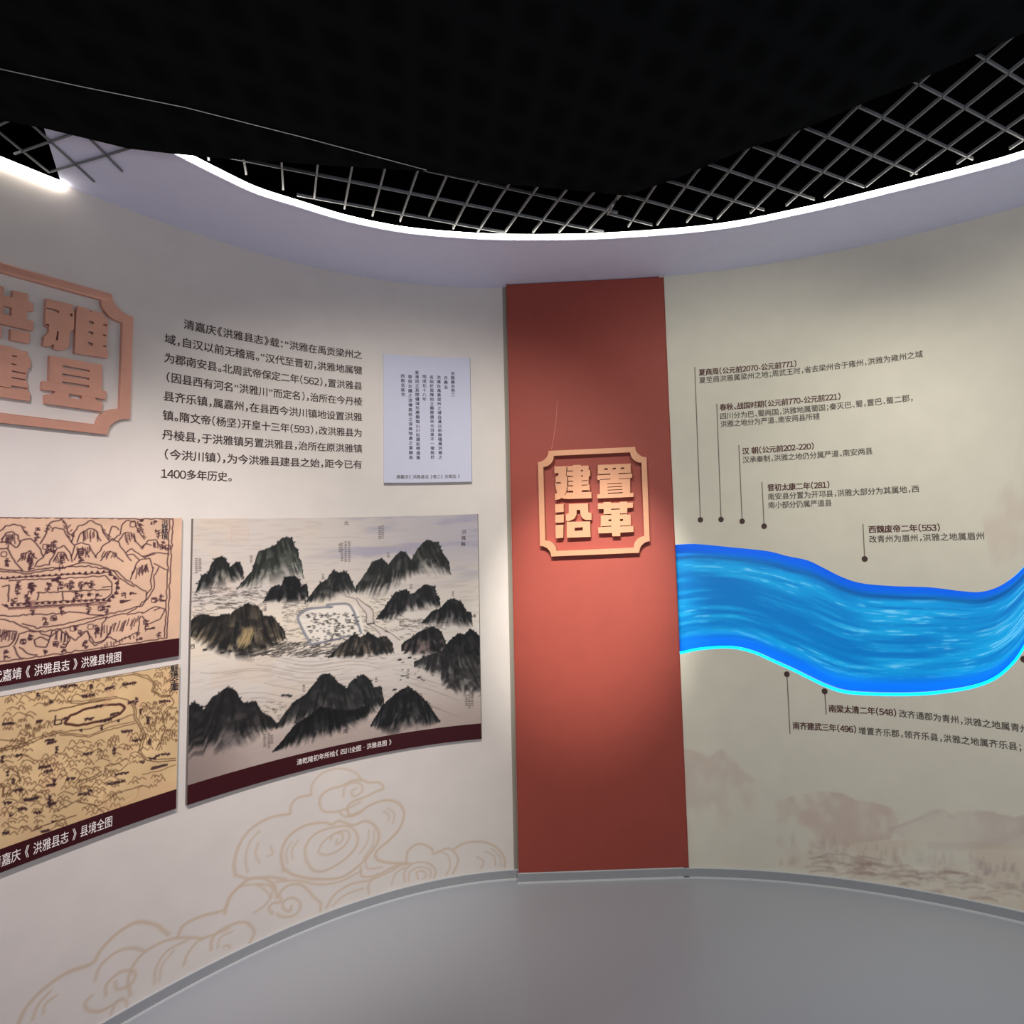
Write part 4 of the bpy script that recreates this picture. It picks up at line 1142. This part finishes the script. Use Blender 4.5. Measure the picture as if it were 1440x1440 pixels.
for pl in (
    [(-300, 120), (0, 133), (600, 138), (1165, 143)], [(1165, 143), (1150, 500), (1125, 945)], [(1143, 150), (1130, 520), (1108, 940)], [(-300, 1160), (0, 1108), (640, 1020), (1125, 945)],
    [(0, 225), (40, 190), (90, 180), (140, 190), (165, 225), (185, 250)], [(10, 280), (40, 235), (80, 228), (120, 250), (135, 300)],
    [(270, 310), (310, 240), (320, 190), (345, 165), (420, 150), (445, 180), (465, 240), (500, 260)], [(350, 225), (370, 205), (430, 215), (440, 240), (500, 320)],
    [(480, 300), (500, 230), (530, 190), (620, 155), (680, 190), (700, 240), (735, 290)], [(520, 300), (545, 240), (600, 205), (640, 215), (680, 290)],
    [(730, 260), (755, 190), (785, 200), (800, 215)], [(760, 290), (810, 240), (825, 180), (860, 155), (910, 160), (930, 220), (975, 280)], [(800, 290), (840, 240), (880, 235), (920, 290), (950, 330)],
    [(0, 300), (60, 300), (110, 340), (140, 290), (190, 275), (240, 300), (270, 350), (290, 400), (250, 430), (235, 465)], [(120, 430), (150, 380), (200, 360), (245, 410)],
    [(0, 345), (45, 340), (80, 400), (120, 460), (150, 490)], [(250, 465), (330, 450), (350, 400), (380, 345), (430, 330), (470, 370), (485, 430)], [(360, 430), (390, 370), (430, 365), (462, 425)],
    [(290, 395), (330, 365), (375, 355)], [(480, 400), (510, 320), (550, 300), (600, 320), (650, 405)], [(500, 420), (530, 350), (570, 345), (600, 400)],
    [(640, 400), (690, 330), (760, 280), (800, 300), (840, 370), (885, 425)], [(680, 425), (720, 370), (760, 365), (830, 430)], [(850, 370), (880, 345), (930, 380), (980, 405)], [(860, 385), (900, 380), (940, 420)],
    [(950, 340), (1000, 290), (1050, 285), (1080, 330)], [(960, 345), (985, 310), (1020, 320)], [(980, 400), (1060, 375), (1140, 380)], [(960, 395), (1040, 370)],
    [(880, 550), (920, 440), (960, 415), (1010, 410), (1030, 475)], [(890, 520), (915, 470)], [(960, 520), (985, 460), (1000, 500)],
    [(0, 480), (80, 490), (180, 500), (300, 475), (430, 470), (530, 440), (620, 445), (720, 475), (790, 500), (830, 540), (880, 570), (940, 610), (990, 640), (985, 680), (940, 730), (850, 760), (700, 790), (600, 785), (480, 770), (330, 790), (200, 785), (100, 800), (0, 795)],
    [(0, 495), (180, 512), (350, 485), (520, 458), (650, 470), (760, 492), (815, 550), (905, 600)],
    [(1070, 470), (1042, 530), (1040, 600), (1010, 660), (970, 720), (850, 780), (700, 812), (560, 850), (430, 880), (300, 905), (200, 890), (90, 840), (0, 820)], [(1035, 470), (1018, 540), (1018, 610), (985, 655)],
    [(150, 850), (250, 880), (400, 860), (560, 822), (700, 795)], [(1040, 445), (1080, 465), (1135, 490)],
    [(20, 545), (120, 535), (740, 505), (800, 560), (780, 640), (720, 700), (560, 715), (260, 730), (60, 745), (15, 720)], [(60, 590), (55, 700)], [(60, 560), (710, 530), (755, 575), (750, 650), (700, 685), (70, 715)], [(15, 600), (55, 590)],
    [(250, 640), (740, 620)], [(420, 640), (425, 690)], [(260, 640), (250, 690)], [(690, 605), (745, 600)],
    [(100, 990), (130, 920), (190, 900), (260, 905), (340, 940), (400, 890), (460, 930), (510, 960), (580, 900), (640, 980), (700, 960), (740, 910)], [(230, 960), (280, 940), (330, 970), (310, 1010), (240, 1000), (230, 960)],
    [(0, 940), (40, 900), (110, 905), (100, 960), (60, 1000), (0, 1010)], [(90, 1000), (120, 1070), (150, 1090)], [(130, 1010), (190, 1050), (250, 1060)], [(590, 900), (600, 960), (640, 1000), (740, 940), (800, 970), (930, 900), (950, 800)],
    [(720, 800), (690, 850), (680, 940)], [(960, 780), (1050, 730), (1110, 750), (1080, 820), (1000, 850), (960, 800)], [(1040, 760), (1075, 745)], [(860, 790), (960, 775)], [(440, 900), (470, 960), (440, 1010)], [(350, 900), (330, 960)],
):
    ul(pl)
for (x0, y0, x1, y1, n) in ((10, 545, 740, 500, 19), (40, 728, 700, 690, 17)):
    for k in range(n):
        x = x0 + (x1 - x0) * k / (n - 1); y = y0 + (y1 - y0) * k / (n - 1)
        cu.fill(U([(x - 17, y + 6), (x - 4, y - 13), (x + 4, y - 13), (x + 17, y + 6)]), LN, 0.95)
for k in range(7):
    x, y = [(745, 515), (775, 540), (790, 575), (795, 605), (785, 640), (760, 665), (735, 690)][k]
    cu.fill(U([(x - 18, y + 4), (x, y - 16), (x + 18, y + 8), (x, y + 16)]), LN, 0.9)
for k in range(30):
    x = 60 + k * 22; cu.stroke(U([(x, 752 - k * 1.1), (x + 14, 745 - k * 1.1)]), 3.0, (96, 62, 60), 0.6, smooth=False)


def hatch(x0, y0, x1, y1, n, dx, dy):
    for k in range(n):
        t = k / max(1, n - 1); x = x0 + (x1 - x0) * t + r4.normal(0, 4); y = y0 + (y1 - y0) * t + r4.normal(0, 6); m_ = r4.uniform(0.5, 1.1)
        ul([(x, y), (x + dx * m_ * 0.5 + r4.normal(0, 2), y + dy * m_ * 0.5), (x + dx * m_, y + dy * m_)], 1.5, 0.9, 0.6)


for h in ((40, 250, 100, 250, 6, 6, 55), (150, 385, 230, 375, 9, -8, 60), (550, 230, 660, 225, 10, 5, 65), (840, 250, 910, 245, 7, 8, 60), (700, 370, 790, 370, 7, -25, 50), (370, 390, 440, 380, 6, 6, 45), (520, 340, 600, 330, 7, 4, 60),
          (925, 470, 1000, 450, 8, -10, 70), (745, 860, 930, 800, 13, -22, 70), (640, 890, 720, 860, 6, 0, 60), (300, 220, 330, 180, 5, 18, 20), (690, 200, 730, 270, 6, 22, 14), (930, 180, 970, 270, 6, 18, 12), (160, 200, 190, 250, 4, 18, 10),
          (0, 900, 100, 900, 8, -10, 70), (380, 900, 460, 920, 7, -6, 60), (480, 190, 500, 260, 4, -14, 16), (690, 990, 900, 930, 12, 2, 22), (30, 260, 60, 300, 4, -8, 40), (420, 160, 450, 240, 5, 18, 14), (1030, 300, 1060, 310, 4, 3, 45)):
    hatch(*h)


def blot(x, y, n=3, sc_=26):
    """a stack of brush characters too small to read"""
    for k in range(n):
        yy_ = y + k * sc_ * 1.05
        for j in range(7):
            ax, ay = r4.uniform(-0.5, 0.5, 2) * sc_; hz = r4.random() < 0.6
            cu.stroke(U([(x + ax, yy_ + ay * 0.9), (x + ax + (sc_ * 0.6 if hz else r4.normal(0, 3)), yy_ + ay * 0.9 + (r4.normal(0, 2) if hz else sc_ * 0.55))]), 1.5, LN, 0.95, smooth=False)


for bx, by, bn in ((245, 215, 3), (940, 160, 3), (1030, 160, 1), (1060, 225, 2), (1090, 310, 2), (1125, 335, 1), (40, 420, 2), (200, 420, 3), (410, 405, 2), (540, 370, 3), (320, 325, 2), (355, 300, 3), (115, 580, 3), (200, 575, 3), (320, 580, 2), (400, 575, 2), (480, 570, 2), (540, 575, 2), (610, 570, 2), (500, 645, 2), (545, 655, 1), (600, 650, 1), (660, 655, 1), (180, 665, 3), (90, 690, 1), (215, 590, 2), (445, 590, 1), (580, 580, 1),
                   (215, 740, 2), (410, 740, 2), (590, 730, 2), (680, 745, 1), (715, 735, 2), (300, 820, 2), (360, 810, 1), (830, 655, 1), (890, 650, 1), (1040, 690, 1), (1085, 660, 2), (500, 880, 1), (540, 905, 1), (650, 870, 2), (200, 930, 2), (150, 970, 1), (420, 1000, 2), (370, 985, 1), (570, 970, 2), (930, 920, 2), (980, 830, 2), (1065, 920, 1), (40, 1040, 2), (300, 1040, 1), (410, 470, 1), (390, 540, 1)):
    blot(bx, by, bn)
for (x, y) in ((25, 380), (200, 420), (305, 330), (545, 360), (1130, 335), (895, 180), (680, 745), (360, 812), (1040, 690), (490, 882), (155, 970), (375, 985), (610, 870)):
    ul([(x - 16, y - 14), (x + 16, y - 14), (x + 16, y + 14), (x - 16, y + 14), (x - 16, y - 14)], 1.3, 0.9, 0.5)
cu.fill(U([(345, 548), (400, 545), (400, 566), (345, 568)]), LN, 0.9); cu.fill(U([(205, 690), (240, 688), (240, 760), (205, 760)]), (150, 112, 100), 0.6)
cu.fill(U([(975, 880), (990, 880), (1045, 872), (1045, 886), (990, 893), (980, 905)]), LN, 0.9); cu.fill(U([(805, 690), (840, 690), (900, 685), (830, 712), (808, 712)]), LN, 0.9)
cu.mesh('map_print', TH + 0.0008, M['art'], ub)
v, f = conform_box(WL, SX, su1, zu0, zuc, TH, TH + 0.0012); link('caption_band', v, f, M['band'], ub)
ab = WL.find([(3.5, 948), (170.5, 925)], TH); zc = (ab[0, 1] + ab[1, 1]) / 2
cw = (ab[1, 0] - ab[0, 0]) / 13.4
Lettering(WL, TH + 0.002).line('明代嘉靖 《 洪雅县志 》 洪雅县境图', (ab[0, 0] - 2.05 * cw, zc), (ab[1, 0], zc), 0.037, 0.006).build('caption_text', M['white'], ub)
q2 = WL.find([(231.5, 734.5), (231, 755)], TH)
Lettering(WL, TH + 0.002).column('洪雅縣境', q2[0], q2[1], 0.021, 0.01).build('inscription', M['docink'], ub)
ql = WL.find(U([(1092, 148), (1086, 285), (1140, 285)]), TH)

# ---- lower map
q = WL.find([(250.5, 1000), (133, 955.5), (111, 1185.5), (248, 1109.5), (100, 1158)], TH)
sl1, zl1, zl0 = q[0, 0], q[1, 1], q[2, 1]; zlc = q[3, 1]
lb = board('lower old line map of many small hills on yellowed paper', SX, sl1, zl0, zl1)
cw_ = Canvas(WL, SX, sl1, zlc, zl1, 0.0019, (216, 184, 138), TH)
n3 = vnoise(cw_.nr, cw_.nc, 70, 70, 81, 4)
cw_.a *= (0.90 + 0.16 * n3)[..., None]
cw_.a += (np.array((204, 160, 128.)) - cw_.a) * (sstep(0.5, 0.75, vnoise(cw_.nr, cw_.nc, 60, 45, 83, 3)) * 0.35)[..., None]
LB = (92, 64, 44)
taken = []


def ll(pts, wd=1.35, al=0.72, rgb=LB, amp=1.5): cw_.stroke(Lw(wob(pts, amp)), wd, rgb, al)


def ridge_mark(x, y, w0, h0):
    k = r4.integers(1, 4); pts = [(x, y)]
    for j in range(k):
        cx = x + w0 * (j + 0.5) / k + r4.normal(0, 3); hh = h0 * r4.uniform(0.6, 1.1)
        pts += [(cx - w0 * 0.15 / k, y - hh), (cx + w0 * 0.15 / k, y - hh * 0.92), (x + w0 * (j + 1) / k, y - hh * r4.uniform(0.1, 0.4))]
    ll(pts, 1.3, 0.8, LB, 1.2)
    if r4.random() < 0.5: ll([(x + w0 * 0.35, y - h0 * 0.2), (x + w0 * 0.28, y + h0 * 0.15)], 1.2, 0.7)


for (x0, x1, y0, y1, n, ww) in ((0, 560, 170, 330, 60, 75), (560, 780, 160, 240, 22, 60), (960, 1080, 90, 280, 22, 60), (880, 1020, 320, 620, 42, 50), (1040, 1110, 340, 560, 14, 45), (380, 880, 540, 720, 60, 90), (0, 660, 640, 900, 110, 95), (0, 380, 860, 1130, 55, 85), (100, 330, 440, 540, 26, 50), (0, 180, 380, 480, 14, 80), (640, 1000, 800, 870, 10, 80), (340, 700, 880, 1020, 16, 110), (0, 140, 560, 660, 12, 80), (480, 700, 720, 860, 16, 80)):
    for k in range(n):
        for tr in range(12):
            x = r4.uniform(x0, x1); y = r4.uniform(y0, y1) - 0.14 * (x - (x0 + x1) / 2)
            if all(abs(x - p[0]) > ww * 0.75 or abs(y - p[1]) > 19 for p in taken): break
        else: continue
        taken.append((x, y)); ridge_mark(x, y, r4.uniform(0.5, 1.1) * ww, r4.uniform(16, 32))
for pl, wd in (
    ([(700, 150), (780, 135), (850, 128), (930, 150), (972, 190), (958, 230), (1010, 268), (1080, 268), (1102, 305), (1062, 350), (1030, 400), (1045, 470), (1020, 550), (985, 605)], 1.5), ([(840, 120), (930, 135), (985, 185), (972, 228), (1020, 258), (1090, 258)], 1.4),
    ([(820, 300), (846, 340), (848, 400), (878, 450), (908, 510), (888, 570), (876, 620), (906, 660), (980, 682), (1110, 672)], 1.7), ([(836, 296), (860, 340), (862, 396), (892, 446), (922, 510), (902, 570), (892, 618), (920, 650), (985, 668), (1110, 658)], 1.5),
    ([(445, 262), (428, 290), (450, 310), (520, 308), (600, 292), (750, 276), (812, 290), (830, 310)], 1.5), ([(460, 275), (450, 295), (520, 297), (620, 280), (740, 268)], 1.3), ([(310, 362), (420, 340), (560, 308), (700, 286)], 2.2),
    ([(0, 612), (150, 582), (280, 522), (400, 492), (560, 472), (700, 432), (840, 382)], 1.6), ([(0, 598), (140, 568), (270, 512), (390, 482)], 1.4), ([(380, 512), (560, 522), (700, 472), (856, 437)], 1.5), ([(370, 500), (560, 512), (690, 462), (850, 425)], 1.2),
    ([(500, 860), (480, 830), (510, 800), (600, 770), (640, 740)], 1.5), ([(515, 860), (500, 830), (560, 800), (640, 765)], 1.3), ([(670, 740), (665, 710), (740, 690), (800, 660)], 1.4), ([(690, 745), (760, 735), (810, 690)], 1.3),
    ([(0, 540), (60, 545), (130, 550), (180, 560)], 1.4), ([(0, 820), (20, 850), (15, 900)], 2.0), ([(60, 720), (110, 750), (130, 800)], 1.8), ([(340, 1000), (480, 930), (620, 960), (740, 880), (900, 830)], 1.6), ([(200, 1120), (340, 1060), (480, 1020)], 1.8), ([(900, 760), (1000, 740), (1110, 700)], 1.3)):
    ll(pl, wd, 0.85)
ov = [(410, 432), (440, 392), (540, 346), (660, 322), (760, 318), (786, 340), (762, 376), (700, 406), (600, 432), (480, 452), (418, 440), (410, 432)]
ll(ov, 4.2, 0.85, (92, 52, 44)); ll(ov, 1.6, 0.9, (54, 30, 30))
cw_.stroke(Lw([(660, 890), (672, 970), (760, 960), (860, 912), (880, 850)]), 4.5, (196, 152, 112), 0.5); cw_.stroke(Lw([(690, 900), (700, 945), (760, 935), (840, 890)]), 3, (196, 152, 112), 0.4)
cw_.stroke(Lw([(690, 220), (700, 270), (650, 330)]), 9, (204, 160, 124), 0.45)
DB = (58, 36, 40)


def blot2(x, y, n, sc_=13, horizontal=True):
    for k in range(n):
        px_, py_ = (x + k * sc_ * 1.1, y - k * 2.0) if horizontal else (x, y + k * sc_ * 1.1)
        for j in range(5):
            ax, ay = r4.uniform(-0.5, 0.5, 2) * sc_; hz = r4.random() < 0.6
            cw_.stroke(Lw([(px_ + ax, py_ + ay), (px_ + ax + (sc_ * 0.6 if hz else 1), py_ + ay + (0 if hz else sc_ * 0.6))]), 1.6, DB, 0.9, smooth=False)


for bx, by, bn, hz in ((235, 245, 2, 0), (320, 290, 2, 0), (390, 205, 7, 1), (575, 195, 2, 0), (520, 265, 6, 1), (670, 215, 4, 1), (780, 190, 6, 1), (860, 280, 3, 0), (815, 305, 3, 1), (1010, 300, 5, 1), (935, 400, 3, 0), (885, 350, 2, 0), (20, 440, 5, 1), (230, 425, 3, 1), (600, 330, 4, 1), (540, 410, 4, 1), (640, 420, 5, 1), (700, 380, 4, 1), (400, 405, 2, 1), (510, 480, 1, 1), (640, 455, 2, 0), (745, 420, 1, 1), (290, 545, 4, 1), (300, 560, 4, 1), (355, 590, 3, 0), (770, 490, 5, 1), (840, 545, 4, 1), (945, 540, 3, 0), (530, 630, 4, 1), (720, 595, 3, 0), (940, 660, 4, 1), (990, 640, 6, 1), (890, 680, 2, 1), (100, 640, 3, 1), (10, 650, 3, 0),
                       (250, 715, 5, 1), (280, 740, 4, 1), (45, 745, 2, 0), (80, 795, 2, 0), (300, 830, 4, 1), (340, 790, 3, 0), (310, 900, 5, 0), (420, 790, 4, 1), (90, 860, 4, 1), (150, 920, 7, 1), (300, 945, 4, 1), (220, 1005, 3, 1), (65, 1020, 1, 1), (500, 885, 5, 1), (560, 865, 2, 1), (730, 760, 6, 1), (680, 820, 4, 1), (740, 805, 4, 1), (260, 1120, 4, 1), (20, 1130, 3, 1), (120, 980, 4, 1), (30, 940, 3, 1)):
    blot2(bx, by, bn, 13, bool(hz))
ll([(350, 390), (345, 445), (385, 440)], 2.2, 0.9, DB); ll([(345, 445), (350, 420), (385, 415), (388, 440)], 1.8, 0.9, DB)
cw_.fill(Lw([(930, 435), (930, 410), (938, 392), (946, 410), (946, 432)]), DB, 0.9); cw_.fill(Lw([(945, 735), (960, 712), (1060, 690), (1060, 705), (970, 730)]), DB, 0.85); cw_.fill(Lw([(325, 1050), (358, 1058), (325, 1072)]), DB, 0.85)
cw_.mesh('map_print', TH + 0.0008, M['art'], lb)
v, f = conform_box(WL, SX, sl1, zl0, zlc, TH, TH + 0.0012); link('caption_band', v, f, M['band'], lb)
ab = WL.find([(1.5, 1209), (158, 1155)], TH); zc = (ab[0, 1] + ab[1, 1]) / 2
cw2 = (ab[1, 0] - ab[0, 0]) / 12.4
Lettering(WL, TH + 0.002).line('清嘉庆 《 洪雅县志 》 县境全图', (ab[0, 0] - 1.0 * cw2, zc), (ab[1, 0], zc), 0.037, 0.006).build('caption_text', M['white'], lb)
q2 = WL.find([(245, 940), (245, 966)], TH)
Lettering(WL, TH + 0.002).column('縣境全圖', q2[0], q2[1], 0.026, 0.01).build('inscription', M['docink'], lb)

# ---- document page
q = WL.find([(539.5, 590), (662, 590), (600, 501.5), (600, 680)], TH)
dc = thing('document_board', 'small bluish white page of vertical handwriting, above the ink landscape', 'document', tuple(WL.at(np.array([(q[0, 0] + q[1, 0]) / 2]), q[3, 1])[0]))
v, f = conform_box(WL, q[0, 0], q[1, 0], q[3, 1], q[2, 1], 0.001, TH); link('page', v, f, M['paper'], dc)
def d3(p): return [(520 + x / 6.544, 480 + y / 6.544) for x, y in p]
for tx, a_, b_ in (('洪雅縣志卷二', (763, 297), (766, 492)), ('方輿志', (699, 336), (701, 422)), ('洪雅在禹貢梁州之域自漢以前無稽焉洪雅之', (635, 332), (650, 1066)), ('名始於周隋始立縣歷唐宋元沿革不一復設於', (569, 330), (578, 1065)),
                   ('明成化十八年', (503, 325), (503, 532)), ('皇清因之其間疆域形勝關隘山川如環如帶遠邇', (434, 286), (446, 1069)), ('發俱古蹟之流傳風俗之淳美物產之富饒為', (370, 326), (379, 1068)), ('西南名區也', (303, 320), (306, 488))):
    q2 = WL.find(d3([a_, b_]), TH)
    Lettering(WL, TH + 0.001).column(tx, q2[0], q2[1], 0.0182, 0.014).build('handwriting_column', M['docink'], dc)
q2 = WL.find([(557, 671), (647, 669.3)], TH); zc = q2[:, 1].mean()
Lettering(WL, TH + 0.001).line('清嘉庆《 洪雅县志 》卷二《 方舆志 》', (q2[0, 0], zc), (q2[1, 0], zc), 0.0185, 0.006).build('caption_text', M['tbody'], dc)
v, f = conform_box(WL, q[0, 0], q[1, 0], q[3, 1], q[3, 1] + 0.005, TH, TH + 0.0006)
link('page_edge', v, f, M['board'], dc)

bpy.data.objects.remove(_to)
